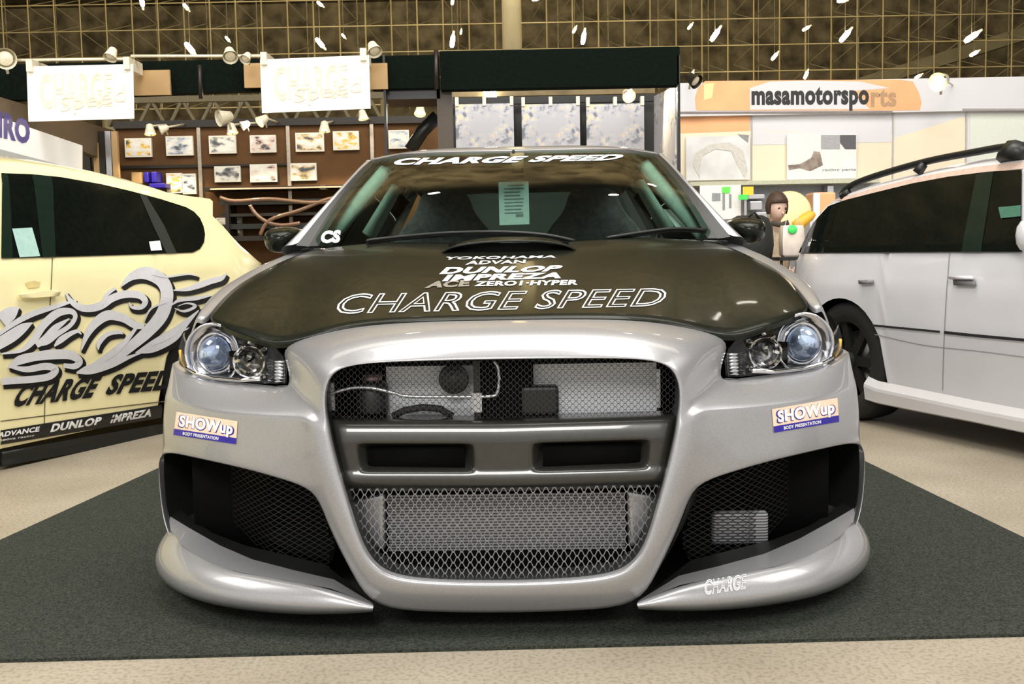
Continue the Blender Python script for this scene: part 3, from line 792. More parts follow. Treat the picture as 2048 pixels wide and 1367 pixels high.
# radiator & condenser behind the upper mesh
def ybox(name, px0, py0, px1, py1, Yf, dep, m, parent=car, bev=0):
    a = cp(px0, py0, Yf); b = cp(px1, py1, Yf); x0, x1 = sorted((a.x, b.x)); z0, z1 = sorted((a.z, b.z))
    mb = MB().box((x0, a.y, z0), (x1, a.y+dep, z1)); o = ck(name, mb.v, mb.f, m, parent, smooth=False)
    if bev: q_ = o.modifiers.new('b', 'BEVEL'); q_.width = bev; q_.segments = 3
    return o
ybox('condenser', 772, 733, 1312, 832, 2.66, .02, M_fin)
ybox('condenser_frame', 1288, 735, 1297, 815, 2.655, .02, M_alu); ybox('condenser_frame', 1313, 738, 1321, 815, 2.655, .02, M_alu)
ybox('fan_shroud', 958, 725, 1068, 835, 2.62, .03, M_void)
ybox('latch_bracket', 946, 722, 962, 835, 2.615, .02, M_black)
ybox('fuse_box', 1040, 772, 1118, 830, 2.615, .04, M_black, bev=.01)
c_ = cp(907, 758, 2.61); M = axisM(c_, (0, -1, 0))
mb = MB().lathe([(.036, -.02), (.038, -.004), (.034, .0), (.028, -.002), (.026, .003), (.018, .0), (.014, .005), (.002, .006)], M, 28); ck('horn', mb.v, mb.f, M_black)
a = cp(745, 785, 2.64); mb = MB().lathe([(.038, -.05), (.040, -.045), (.040, .02), (.030, .03), (.022, .032)], Matrix.Translation(a), 24); res = ck('reservoir', mb.v, mb.f, M_black)
mb = MB().lathe([(.024, .03), (.026, .035), (.024, .048), (.002, .05)], Matrix.Translation(a), 20); ck('reservoir_cap', mb.v, mb.f, mat('reddish_cap', (.25, .17, .17), .25, .6), parent=res)
L = spline([(645,792,2.60),(700,776,2.60),(745,776,2.59),(790,786,2.59),(815,792,2.59),(900,793,2.59),(980,792,2.59),(994,785,2.59),(998,765,2.59),(996,735,2.59),(988,722,2.59)], 4)
mb = MB().tube([cp(*q_) for q_ in L], .0042, 8); ck('oil_pipe', mb.v, mb.f, M_alu)
ybox('pipe_clamp', 944, 786, 964, 824, 2.585, .015, M_alu)
ybox('clamp_bracket', 657, 765, 670, 820, 2.60, .015, M_alu)
mb = MB().tube([cp(a_, b_, 2.62) for a_, b_ in ((785,832),(810,820),(845,814),(880,817),(905,832))], .009, 8); ck('hose', mb.v, mb.f, M_rubber)
ybox('intercooler', 775, 990, 1250, 1103, 2.66, .05, M_cool)
for s_ in (1, -1):
    f = (lambda L: L) if s_ == 1 else mir
    P = [cp(a_, b_, 2.65) for a_, b_ in ((770,985),(700,1000),(715,1085),(770,1103))]
    mb = MB().add(f(P)+f([p+Vector((0, .05, 0)) for p in P]), [(0,1,2,3),(7,6,5,4),(0,4,5,1),(1,5,6,2),(2,6,7,3),(3,7,4,0)])
    o = ck('intercooler_tank', mb.v, mb.f, M_alu, smooth=False); q_ = o.modifiers.new('b', 'BEVEL'); q_.width = .012; q_.segments = 3
ybox('undertray', 770, 1115, 1250, 1200, 2.60, .06, M_void)

# ---- bonnet lettering and stickers ----
HP = bvh_proj([hood], .0015)
text_decal('bonnet_lettering', 'CHARGE SPEED', [(663,629),(1320,613),(1342,576),(690,588)], HP, M_white, car, outline=.022, bold=.03)
text_decal('sponsor_lettering', 'DUNLOP', [(878,549),(1112,543),(1130,531),(893,535)], HP, M_white, car, bold=.05)
text_decal('sponsor_lettering', 'IMPREZA', [(884,563),(1122,557),(1132,545),(896,550)], HP, M_white, car, bold=.05)
text_decal('sponsor_lettering', 'ZERO1·HYPER', [(948,573),(1155,570),(1158,560),(952,563)], HP, M_white, car, bold=.04)
text_decal('sponsor_lettering', 'ACE', [(848,577),(938,573),(940,560),(862,563)], HP, MATS['aluminium'], car, bold=.05)
text_decal('sponsor_lettering', 'YOKOHAMA', [(885,520),(1112,516),(1116,511),(892,514)], HP, M_white, car, bold=.03)
text_decal('sponsor_lettering', 'ADVAN', [(930,530),(1050,527),(1052,520),(936,522)], HP, M_white, car, bold=.03)
WP = bvh_proj([wind], .002)
text_decal('screen_lettering', 'CHARGE SPEED', [(780,331),(1228,321),(1258,309),(800,317)], WP, M_white, car, bold=.05)
text_decal('screen_sticker', 'CS', [(640,487),(680,486),(683,460),(645,462)], WP, M_white, car, bold=.06)
M_peach = mat('sticker_peach', (.95, .68, .50), .45, vary=.04); M_blue = mat('sticker_blue', (.02, .01, .30), .45)
BP = bvh_proj([bumper], .0015); BP2 = bvh_proj([bumper], .0022); BP3 = bvh_proj([bumper], .003)
def quad_decal(name, q, proj, m, parent, cuts=3):
    vs_, fs_ = fill2d(q, cuts); return decal(name, vs_, fs_, proj, m, parent)
for q in ([(348,869),(473,888),(476,842),(354,823)], [(1547,865),(1677,843),(1674,795),(1543,818)]):
    s_ = quad_decal('sticker', q, BP, M_peach, car)
    def sub(u0, v0, u1, v1): return [bil(q, u0, v0), bil(q, u1, v0), bil(q, u1, v1), bil(q, u0, v1)]
    quad_decal('blue_band', sub(0, 0, 1, .27), BP2, M_blue, s_)
    text_decal('sticker_lettering', 'SHOWup', sub(.05, .22, .96, .92), BP2, M_blue, s_, outline=.09, bold=.07)
    text_decal('sticker_lettering', 'SHOWup', sub(.07, .25, .94, .90), BP3, M_white, s_, bold=.05)
    text_decal('sticker_caption', 'BODY PRESENTATION', sub(.15, .06, .72, .2), BP3, M_white, s_, bold=.03)
# small white lettering on the right lip
LP = bvh_proj([o for o in car.children if o.name.startswith('bumper_lip')], .002)
text_decal('lip_lettering', 'CHARGE', [(1408,1190),(1490,1178),(1492,1148),(1410,1160)], LP, M_white, car, outline=.03)

# papers standing inside the screen
def sheet(name, label, quad, Ys, m, lines, rows_=9, cat='paper'):
    P = [at(a, b, y) for (a, b), y in zip(quad, Ys)]
    n = (P[1]-P[0]).cross(P[3]-P[0]).normalized()
    if n.dot(CAMP-P[0]) < 0: n = -n
    o = mk(name, P+[p-n*.003 for p in P], [(0,1,2,3),(7,6,5,4),(0,4,5,1),(1,5,6,2),(2,6,7,3),(3,7,4,0)], m, smooth=False)
    tag(o, label, cat)
    if lines:
        ROOT[o.name] = Matrix.Identity(4); mb = MB(); rnd = random.Random(2)
        for k in range(rows_):
            v0 = .9-k*.8/rows_; u0 = .18 if k else .3; u1 = rnd.uniform(.7, .85); h = .03
            if k == rows_-1: u0, u1, h = .55, .8, .06
            q_ = [P[0].lerp(P[1], u).lerp(P[3].lerp(P[2], u), vv)+n*.001 for u, vv in ((u0, v0), (u1, v0), (u1, v0+h), (u0, v0+h))]
            mb.add(q_, [(0,1,2,3)])
        mk('printed_lines', mb.v, mb.f, lines, o, smooth=False, fix=False)
    return o
M_ink = mat('grey_ink', (.30, .33, .34), .7)
sheet('price_sheet', 'pale mint printed sheet hanging upright in the middle behind the windscreen of the silver car', [(999,450),(1059,448),(1057,362),(997,364)], (4.30, 4.30, 4.30, 4.30), M_mint, M_ink, 10)
sheet('notice_sheet', 'white blank sheet lying behind the lower right corner of the windscreen', [(1353,455),(1418,458),(1393,421),(1326,418)], (4.0, 4.0, 4.12, 4.12), M_paper, None)

# ============================================================ SIDE CARS
class Side:
    """vertical side of a car: u runs towards the tail, n points outwards to the viewer"""
    def __init__(s, p0, p1, prof, utail, dirflip=1):
        s.O = Vector((p0[0], p0[1], 0)); s.d = (Vector((p1[0], p1[1], 0))-s.O).normalized()
        n = Vector((s.d.y, -s.d.x, 0)); s.n = n if n.dot(CAMP-s.O) > 0 else -n; s.prof = prof; s.ut = utail
    def v(s, u, z):
        k = min(.5, max(0, u-(s.ut-.45))); return lerp([a for a, b in s.prof], [b for a, b in s.prof], z) - .55*k*k
    def pt(s, u, z, dv=0): return s.O + s.d*u + s.n*(s.v(u, z)+dv) + Vector((0, 0, z))
    def uz(s, px, py):
        r = ray(px, py); v = 0; u = z = 0
        for _ in range(12):
            t = ((s.O-CAMP).dot(s.n)+v)/r.dot(s.n); p = CAMP+r*t; u = (p-s.O).dot(s.d); z = p.z; v = .5*v+.5*s.v(u, z)
        return u, z
    def proj(s, dv): return lambda px, py: s.pt(*s.uz(px, py), dv)
    def surf(s, name, px, m, parent, dv, cuts=3, thick=0):
        q = [s.uz(*p) for p in px]; vs_, fs_ = fill2d(q, cuts)
        o = mk(name, [s.pt(u, z, dv) for u, z in vs_], fs_, m, parent, smooth=True, fix=False)
        if thick: k = o.modifiers.new('t', 'SOLIDIFY'); k.thickness = thick; k.offset = 0
        return o
    def surf_uz(s, name, q, m, parent, dv, cuts=4):
        vs_, fs_ = fill2d(q, cuts); return mk(name, [s.pt(u, z, dv) for u, z in vs_], fs_, m, parent, fix=False)
    def body(s, name, u0, top, arches, zb, W, m, parent, crown=.07, nu=90):
        """top: list of (u, z) roof line; arches: (u, r)"""
        T = sorted(top); rows_ = []
        for i in range(nu+1):
            u = u0+(s.ut-u0)*i/nu; zt = lerp([a for a, b in T], [b for a, b in T], u); z0 = zb
            for au, ar in arches:
                if abs(u-au) < ar: z0 = max(z0, .31+math.sqrt(ar*ar-(u-au)**2))
            side_ = [(s.v(u, z0+(zt-z0)*k/26), z0+(zt-z0)*k/26) for k in range(27)]
            cr = crown*min(1, max(0, (zt-.7)/.4))
            vt = side_[-1][0]; L = W+2*vt
            rf = [(vt-L*t_, zt + cr*(1-(2*t_-1)**4)) for t_ in (.03, .08, .18, .35, .5, .65, .82, .92, .97)]
            far = [(-W-a, b) for a, b in side_[::-1]]
            rows_.append([s.O + s.d*u + s.n*a + Vector((0, 0, b)) for a, b in side_+rf+far])
        vs_, fs_ = grid(rows_); n = len(rows_[0])
        fs_ = fs_ + [tuple(range(n))[::-1], tuple(range(nu*n, nu*n+n))]
        return mk(name, vs_, fs_, m, parent)
def stroke(S, name, pts, m, parent, dv, grow=0, dx=0, dy=0):
    P = spline(pts, 7); L = []; R = []
    for i, (x, y, w_) in enumerate(P):
        a = P[max(i-1, 0)]; b = P[min(i+1, len(P)-1)]; tx, ty = b[0]-a[0], b[1]-a[1]; l = math.hypot(tx, ty) or 1
        h = max(.3, w_/2)+grow; L.append((x-ty/l*h+dx, y+tx/l*h+dy)); R.append((x+ty/l*h+dx, y-tx/l*h+dy))
    pr = S.proj(dv); return [[pr(*p) for p in L], [pr(*p) for p in R]]

def line(S, name, pts, w_, m, parent, dv=.003):
    a = stroke(S, name, [(x, y, w_) for x, y in pts], m, parent, dv); v_, f_ = grid(a); return mk(name, v_, f_, m, parent, fix=False, smooth=False)
M_yel = mat('cream_yellow_paint', (.96, .87, .50), .25, 0, .8, .03, 3)
M_wag = mat('pale_silver_paint', (.76, .76, .785), .3, .1, .8, .03, 3)
M_tint = mat('dark_window_glass', (.004, .006, .005), .05, 0, .1, .2, spec=.25)
M_tint2 = mat('greenish_window_glass', (.010, .020, .014), .08, 0, .25, spec=.3)
prof = [(.05, -.06), (.14, -.02), (.30, -.01), (.50, .015), (.72, .02), (.88, 0), (.93, -.02), (1.30, -.20), (1.5, -.33)]
# ---- yellow hatchback ----
p0 = atz(0, 905, .09); p1 = atz(330, 835, .09)
S = Side((p0.x, p0.y), (p1.x, p1.y), prof, 99)
S.ut = S.uz(519, 522)[0]
for _ in range(8): S.ut = .5*S.ut + .5*(S.uz(521, 524)[0]+.02)
ut = S.ut
yc = thing('hatchback_car', 'cream yellow hatchback with swirling silver and black graphics along its side', 'car', (p0.x, p0.y, 0), 0)
top = [S.uz(*p) for p in ((0,327),(60,330),(130,339),(200,351),(270,367),(330,384),(385,404),(432,436),(475,486),(505,512),(521,526))]
top = [(-3.2, .62), (-2.4, .86), (-1.9, .95), (-1.1, 1.30)] + top
arch_y = (S.uz(330, 700)[0]+.35, .35)
S.body('body', -3.2, top, [arch_y, (-2.25, .35)], .10, 1.72, M_yel, yc)
S.surf('side_window', [(0,346),(60,348),(120,354),(200,368),(260,382),(320,398),(370,414),(386,423),(398,436),(405,452),(408,468),(406,484),(398,497),(384,504),(300,507),(150,512),(0,516)], M_tint, yc, .008, 4)
S.surf('window_pillar', [(60,349),(100,353),(108,513),(82,514)], M_tint2, yc, .011)
S.surf('window_divider', [(276,388),(290,392),(325,450),(350,505),(330,506),(305,455)], mat('divider_grey', (.025, .03, .026), .4), yc, .011)
S.surf('window_pillar', [(0,348),(12,348),(20,450),(22,515),(0,516)], M_tint2, yc, .011)
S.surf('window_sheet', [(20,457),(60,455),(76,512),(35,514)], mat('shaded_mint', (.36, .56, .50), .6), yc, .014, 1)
S.surf('window_label', [(294,483),(316,481),(320,500),(298,501)], M_paper, yc, .014, 1)
S.surf_uz('side_window', [(-.03,1.27),(-.6,1.265),(-1.0,1.21),(-1.7,.97),(-1.66,.93),(-.03,.93)], M_tint, yc, .008)
line(S, 'door_gap', [(-330,520),(-345,640),(-350,760),(-350,860)], 2, mat('shut_line', (.10, .085, .04), .7), yc)
# roof spoiler
sp_px = [(330,383),(380,391),(425,397),(431,402),(431,432),(420,437),(370,405)]
q = [S.uz(*p) for p in sp_px]; n_ = len(q)
A = [S.pt(u, z, -.02) for u, z in q]; B = [p-S.n*1.2 for p in A]
mk('roof_spoiler', A+B, [tuple(range(n_)), tuple(range(n_, 2*n_))[::-1]]+[(i, (i+1) % n_, n_+(i+1) % n_, n_+i) for i in range(n_)], M_yel, yc, smooth=False)
# shut lines
M_gap = mat('shut_line', (.10, .085, .04), .7)
line(S, 'door_gap', [(104,515),(100,600),(92,700),(88,850)], 1.6, M_gap, yc)
line(S, 'trim_line', [(0,842),(160,822),(330,802)], 2, M_gap, yc)
# door handle and its shadow cup
S.surf('door_handle', [(32,588),(60,582),(100,580),(112,584),(108,592),(60,596),(38,596)], M_yel, yc, .022, 2, .02)
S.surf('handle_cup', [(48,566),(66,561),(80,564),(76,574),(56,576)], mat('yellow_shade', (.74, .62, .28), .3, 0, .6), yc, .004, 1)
# black sponsor strip
S.surf('sponsor_strip', [(0,860),(322,809),(322,835),(0,889)], mat('strip_black', (.015, .015, .015), .4), yc, .004)
S.surf('sill_shadow', [(0,903),(322,846),(322,872),(0,932)], M_black, yc, .012, 3, .02)  # black strip painted in for the shadow along the sill
P2 = S.proj(.007)
text_decal('sponsor_lettering', 'DUNLOP', [(98,864),(198,848),(203,832),(104,847)], P2, M_white, yc, bold=.05)
text_decal('sponsor_lettering', 'IMPREZA', [(218,846),(300,832),(304,816),(224,829)], P2, M_white, yc, bold=.05)
text_decal('sponsor_lettering', 'ADVANCE', [(-8,875),(76,862),(78,852),(-4,864)], P2, M_white, yc, bold=.04)
text_decal('sponsor_lettering', 'neova racing', [(-4,884),(66,873),(67,868),(-2,877)], P2, M_white, yc, bold=.02)
M_ltr = mat('letter_black', (.012, .012, .012), .4)
text_decal('door_lettering', 'CHARGE', [(18,815),(180,795),(205,749),(44,767)], P2, M_ltr, yc, bold=.05)
text_decal('door_lettering', 'SPEED', [(206,790),(334,779),(350,738),(228,748)], P2, M_ltr, yc, bold=.05)
# swirl graphics
sw = [
 [(240,572,3),(262,552,16),(292,546,26),(322,562,26),(332,590,25),(322,628,26),(296,660,24),(262,690,20),(228,715,18),(190,735,10),(160,744,2)],
 [(128,582,1),(140,602,10),(164,616,14),(196,612,16),(222,596,15),(248,588,15),(276,590,14),(288,602,12),(280,614,9),(262,614,6),(256,604,2)],
 [(202,612,2),(210,590,8),(228,576,6)],
 [(-10,672,6),(20,650,10),(60,628,12),(110,612,9),(150,600,3)],
 [(0,640,30),(20,625,26),(36,614,1)],
 [(-10,690,22),(20,672,24),(44,655,18),(62,645,2)],
 [(0,707,3),(40,700,8),(64,680,14),(84,650,16),(112,626,16),(138,622,12),(148,632,9),(138,650,9),(112,668,10),(92,684,9),(72,690,5)],
 [(70,690,12),(90,676,16),(108,656,14),(128,642,6),(136,636,1)],
 [(106,692,3),(118,680,12),(136,668,10),(152,662,7),(160,668,2)],
 [(160,700,2),(172,668,12),(190,644,18),(214,630,20),(244,636,16),(268,650,14),(286,652,10)],
 [(270,655,6),(250,680,10),(226,702,14),(206,716,12),(180,730,6)],
 [(194,700,1),(196,684,10),(212,668,9),(234,664,7),(244,668,1)],
 [(14,735,4),(36,720,18),(70,712,18),(110,708,20),(140,710,18),(156,722,14),(146,732,12),(124,730,8)],
 [(14,732,4),(50,738,12),(88,732,14),(108,738,14),(96,752,14),(60,758,14),(0,762,14)],
 [(150,745,3),(178,738,20),(220,728,14),(260,712,6),(290,702,1)],
 [(268,705,2),(300,694,22),(340,672,26),(362,652,16),(395,620,2)],
 [(300,688,8),(330,674,10),(364,660,4),(420,640,1)],
 [(344,580,2),(370,578,8),(396,570,12),(418,562,12),(440,556,10),(450,546,2)],
 [(338,612,1),(356,600,7),(390,596,8),(420,590,3)],
 [(346,616,1),(366,622,5),(388,612,6),(372,606,3),(352,612,1)],
 [(300,548,1),(330,553,4),(372,548,3),(392,552,1)],
 [(286,640,2),(300,616,4),(330,604,3)],
]
M_swirl = mat('swirl_silver', (.80, .80, .83), .3, .1, .6, .03); 
lay = ((3.0, 5, 6, .004, M_ltr, 'swirl_shadow'), (0, 0, 0, .0075, M_swirl, 'swirl_graphic'))
for grow, dx, dy, dv, m_, nm in lay:
    mb = MB()
    for k, s_ in enumerate(sw):
        a = stroke(S, nm, s_, m_, yc, dv+k*.00012, grow, dx, dy); mb.add(*grid(a))
    mk(nm, mb.v, mb.f, m_, yc, fix=False, smooth=False)
wc = S.pt(arch_y[0], .31, -.14); wheel('wheel', wc, S.n, .31, .2, yc, M_alu, world=True)
wc = S.pt(-2.25, .31, -.14); wheel('wheel', wc, S.n, .31, .2, yc, M_alu, world=True)
for uu in (arch_y[0], -2.25):
    wc = S.pt(uu, .31, -1.55); wheel('wheel', wc, -S.n, .31, .2, yc, M_alu, world=True)
mk('tail_lamp', *(lambda m: (m.v, m.f))(MB().box((-.06, -.10, .72), (.02, .02, .95), Matrix.Translation(S.pt(S.ut-.02, 0, -.12)-Vector((0,0,0))))), mat('tail_red', (.5, .02, .02), .2, 0, 1), yc)

# ---- pale silver wagon on the right ----
p0 = atz(2048, 862, .13); p1 = atz(1733, 800, .13)
S2 = Side((p0.x, p0.y), (p1.x, p1.y), prof, 99)
S2.ut = S2.uz(1592, 515)[0]
for _ in range(8): S2.ut = .5*S2.ut + .5*(S2.uz(1591, 520)[0]+.02)
ut = S2.ut
wg = thing('estate_car', 'pale silver estate car with black roof rails and dark tinted side windows', 'car', (p0.x, p0.y, 0), 0)
top = [S2.uz(*p) for p in ((2048,320),(1950,330),(1852,348),(1750,372),(1690,390),(1665,402),(1640,425),(1622,448),(1603,495),(1594,520))]
top = [(-3.0, .62), (-2.2, .88), (-1.7, .97), (-.9, 1.33)] + top
ua, za = S2.uz(1690, 735)
S2.body('body', -3.0, top, [(ua, .345), (-2.1, .35)], .14, 1.72, M_wag, wg)
S2.surf('side_window', [(1600,505),(1612,478),(1628,447),(1660,412),(1700,398),(1760,383),(1830,366),(1900,353),(1980,343),(2048,339),(2048,503),(1900,503),(1750,504)], M_tint, wg, .012, 5)
S2.surf('window_pillar', [(1958,347),(1992,343),(1968,503),(1928,503)], M_tint2, wg, .015)
S2.surf('window_sheet', [(2003,414),(2048,410),(2048,432),(2008,436)], mat('green_sheet', (.05, .16, .10), .6), wg, .018, 1)
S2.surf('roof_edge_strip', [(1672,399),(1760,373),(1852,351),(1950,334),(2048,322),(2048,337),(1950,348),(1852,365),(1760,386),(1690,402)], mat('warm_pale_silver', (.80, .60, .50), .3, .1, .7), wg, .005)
S2.surf_uz('side_window', [(-.02,1.26),(-.5,1.26),(-.85,1.215),(-1.5,.985),(-1.46,.925),(-.02,.925)], M_tint, wg, .012)
M_line = mat('black_moulding', (.02, .02, .022), .5)
line(S2, 'side_moulding', [(1748,650),(1800,655),(1884,663)], 4.5, M_line, wg, .012)
line(S2, 'side_moulding', [(1892,664),(1960,671),(2060,680)], 6, M_line, wg, .012)
M_gap2 = mat('silver_shut_line', (.30, .30, .31), .7)
line(S2, 'door_gap', [(1900,505),(1893,600),(1888,700),(1886,780)], 1.6, M_gap2, wg)
line(S2, 'crease_line', [(1750,668),(1850,690),(1960,702),(2060,715)], 1.6, M_gap2, wg)
for q in ([(1912,556),(1952,556),(1956,571),(1914,570)], [(1722,560),(1750,559),(1750,567),(1724,568)]):
    S2.surf('door_handle', q, mat('handle_grey', (.22, .22, .23), .35), wg, .014, 1, .012)
S2.surf('handle_grip', [(1908,551),(1954,551),(1956,558),(1910,558)], M_wag, wg, .028, 1, .014)
# sill skirt
sk = []
for px, ya, yb in ((1737,752,799),(1760,762,806),(1850,780,824),(1950,800,843),(2060,820,866),(2200,846,896)):
    u, z = S2.uz(px, ya); u2, z2 = S2.uz(px, yb)
    sk.append([S2.pt(u, z, .0), S2.pt(u, z-.035, .030), S2.pt(u, z-.05, .033), S2.pt(u, z2+.008, .030), S2.pt(u, z2, .02), S2.pt(u, z2, -.05)])
v_, f_ = grid(sk); mk('side_skirt', v_, f_+[(0,1,2,3,4,5)], M_wag, wg, smooth=False)
# roof rails
rr = spline([(1682,390),(1700,372),(1750,352),(1852,323),(1950,304),(2010,294),(2060,291),(2150,292),(2260,310)], 4)
u0 = [S2.uz(*p) for p in rr]
P = [S2.pt(u, 1.28, -.01)*0 + S2.pt(u, z, 0) for u, z in u0]
mb = MB().tube(P, .018, 8)
for px, yt, yb, r_ in ((1840,328,346,.022),(2030,294,322,.06),(1690,382,394,.018)):
    a = S2.pt(*S2.uz(px+8, yt)); b = S2.pt(*S2.uz(px-6, yb)); mb.bar(a, b, r_, r_*1.25, n=8)
mk('roof_rail', mb.v, mb.f, M_black, wg)
mb = MB().tube([p-S2.n*1.15 for p in P], .018, 8); mk('roof_rail', mb.v, mb.f, M_black, wg)
c_ = S2.pt(*S2.uz(2082, 470), .06)
m_ = MB().lathe([(.0, -.065), (.035, -.06), (.05, -.035), (.055, 0), (.05, .035), (.035, .06), (0, .065)], axisM(c_, (0, 0, 1)), 18, cap=False); mk('door_mirror', m_.v, m_.f, M_wag, wg)
for uu in (ua, -2.1):
    wheel('wheel', S2.pt(uu, .32, -.11), S2.n, .32, .21, wg, M_black, world=True); wheel('wheel', S2.pt(uu, .32, -1.58), -S2.n, .32, .21, wg, M_bar, world=True)
# dark wheel-well liner
for S_, par, uu in ((S2, wg, ua), (S, yc, arch_y[0])):
    m_ = MB().lathe([(.38, -.0), (.38, -.30), (.05, -.30)], axisM(S_.pt(uu, .32, -.03), S_.n), 28, cap=False); 
    m_.v = [v for v in m_.v]; 
    mk('wheel_liner', [Vector((v.x, v.y, max(v.z, .16))) for v in m_.v], m_.f, M_void, par, fix=False)

# ============================================================ BOOTHS
M_wallb = mat('brown_booth_wall', (.11, .055, .022), .75, vary=.25, spec=.15, scale=1.5)
M_post = mat('dark_metal_post', (.03, .025, .02), .4, .4)
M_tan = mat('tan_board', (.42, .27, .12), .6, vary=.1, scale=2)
# back wall of the dark booth
bw = thing('booth_wall', 'dark brown panel wall of the left booth carrying rows of small car photographs', 'wall panel', (-2.4, 12, 0))
x0, x1, _, _ = rect(236, 250, 905, 500, 12); zt = at(560, 252, 12).z
mb = MB().box((x0, 12, 0), (x1, 12.08, zt)); mk('wall_board', mb.v, mb.f, M_wallb, bw, smooth=False)
mb = MB()
for px in (400, 578, 745): a = at(px, 300, 12); mb.box((a.x-.02, 11.965, 0), (a.x+.02, 12, zt))
mk('wall_post', mb.v, mb.f, mat('pale_metal', (.55, .48, .38), .3, .7), bw, smooth=False)
mb = MB().box((x0, 11.95, zt-.0), (x1, 12.1, zt+.08)); mk('top_rail', mb.v, mb.f, M_post, bw, smooth=False)
for px0, py0, px1, py1 in ((238,330,400,336),(402,328,576,332)):
    pbox('mid_rail', px0, py0, px1, py1, 11.97, .03, M_post, bw)

def photo_mat(seed):
    m = bpy.data.materials.new('car_photo_print'); m.use_nodes = True; nt = m.node_tree; b = nt.nodes['Principled BSDF']
    tc = nt.nodes.new('ShaderNodeTexCoord'); mp = nt.nodes.new('ShaderNodeMapping'); mp.inputs['Location'].default_value = (seed*3.1, seed, seed*1.7); mp.inputs['Scale'].default_value = (7, 7, 13)
    n = nt.nodes.new('ShaderNodeTexNoise'); n.inputs['Scale'].default_value = 1.2; n.inputs['Detail'].default_value = 3
    r = nt.nodes.new('ShaderNodeValToRGB'); cr = r.color_ramp; cr.elements[0].position = .36; cr.elements[1].position = .66
    rnd = random.Random(seed); acc = [(.75,.55,.25,1), (.9,.55,.08,1), (.5,.55,.62,1), (.35,.33,.3,1), (.85,.6,.5,1)][seed % 5]
    cr.elements[0].color = (.08, .09, .10, 1); cr.elements[1].color = (.85, .83, .74, 1); e = cr.elements.new(.46); e.color = acc; e = cr.elements.new(.52); e.color = (.74, .72, .64, 1)
    nt.links.new(tc.outputs['Object'], mp.inputs[0]); nt.links.new(mp.outputs[0], n.inputs['Vector']); nt.links.new(n.outputs[0], r.inputs[0]); nt.links.new(r.outputs[0], b.inputs['Base Color'])
    b.inputs['Roughness'].default_value = .5; return m
M_bord = mat('photo_border', (.80, .76, .64), .6, vary=.03)
posters = [
 (250,276,303,314,'white framed photograph with a dark car, leftmost of the upper row on the brown wall'),
 (332,272,386,311,'small framed photograph, second from left in the upper row on the brown wall'),
 (418,271,472,307,'white photograph with slanting dark shapes, just right of the pale post on the brown wall'),
 (500,270,552,305,'faded beige photograph, upper row, just left of the second wall post'),
 (591,265,648,303,'photograph of an orange yellow car in the upper row on the brown wall'),
 (666,262,718,300,'washed-out yellowish photograph, upper row beside the lit brown panel'),
 (777,260,818,297,'pale photograph on the brown wall, just right of the thin black post'),
 (429,332,481,364,'white photograph, leftmost of the second row above the dark shelf'),
 (500,328,554,364,'white photograph in the middle of the second row above the dark shelf'),
 (581,326,633,361,'photograph of a dark grey car, rightmost of the second row above the shelf'),
 (333,346,364,386,'pinkish upright leaflet on the brown wall above the yellow car'),
 (365,347,392,388,'cream upright leaflet with black brush strokes above the yellow car'),
 (433,435,484,474,'low photograph with a black car, beside the spoiler of the yellow car')]
for i, (a, b, c, d, lab) in enumerate(posters):
    x0, x1, z0, z1 = rect(a, b, c, d, 11.96); t = thing('framed_photograph', lab, 'picture', ((x0+x1)/2, 11.98, z0), 0, 'car photographs on the brown wall')
    mb = MB().box((x0, 11.955, z0), (x1, 11.995, z1)); mk('mount_board', mb.v, mb.f, M_bord, t, smooth=False)
    k = .016; mb = MB().box((x0+k, 11.952, z0+k), (x1-k, 11.956, z1-k)); mk('print', mb.v, mb.f, photo_mat(i+1), t, smooth=False)

# goods on the wall: shelf and hoses
sh = thing('wall_shelf', 'long dark shelf with a pale front edge below the second row of photographs', 'shelf', at(560, 375, 11.8))
pbox('board', 405, 372, 705, 378, 11.6, .38, M_post, sh)
pbox('front_edge', 420, 374, 700, 377, 11.585, .015, mat('pale_edge', (.50, .40, .28), .5), sh)
sh2 = thing('display_rack', 'dark rack with curved black hoses and bumper parts under the wall shelf', 'rack', at(580, 440, 11.7).xy.to_3d())
a = at(455, 400, 11.6); b = at(700, 400, 11.6); mb = MB()
for x in (a.x, b.x): mb = MB().box((x-.02, 11.55, 0), (x+.02, 11.9, at(560, 395, 11.6).z)); mk('upright', mb.v, mb.f, M_post, sh2, smooth=False)
for k, yy in enumerate((398, 425, 446, 470)):
    pbox('rack_rail', 440, yy, 705, yy+(10 if k != 1 else 6), 11.6, .3, M_black if k % 2 == 0 else M_post, sh2)
for pts in ([(500,410),(512,428),(535,444),(565,450),(600,446)], [(520,470),(540,440),(600,420),(650,400),(690,392)], [(440,395),(470,402),(540,398),(620,405),(690,400)]):
    mb = MB().tube([at(x, y, 11.5) for x, y in spline(pts, 5)], .022, 8); mk('hose', mb.v, mb.f, mat('hose_brown', (.16, .09, .05), .35, 0, .6), sh2)
for (a, b, c, d, lab, m_) in ((287,344,297,365,'small blue round-topped pack on the brown wall, the left of two', M_blue),(302,343,313,365,'small blue round-topped pack on the brown wall, the right of two', M_blue),(297,366,330,376,'long blue box standing behind the roof of the yellow car', M_blue),(262,344,283,368,'pale brown carton on the brown wall above the yellow car', M_tan),(637,370,652,378,'tiny cream box standing on the wall shelf', M_bord)):
    o = pbox('goods_box', a, b, c, d, 11.75 if b < 370 or a < 300 else 11.62, .2, m_, bev=.012); tag(o, lab, 'box')
tag(o, 'tiny cream box standing on the wall shelf', 'box')

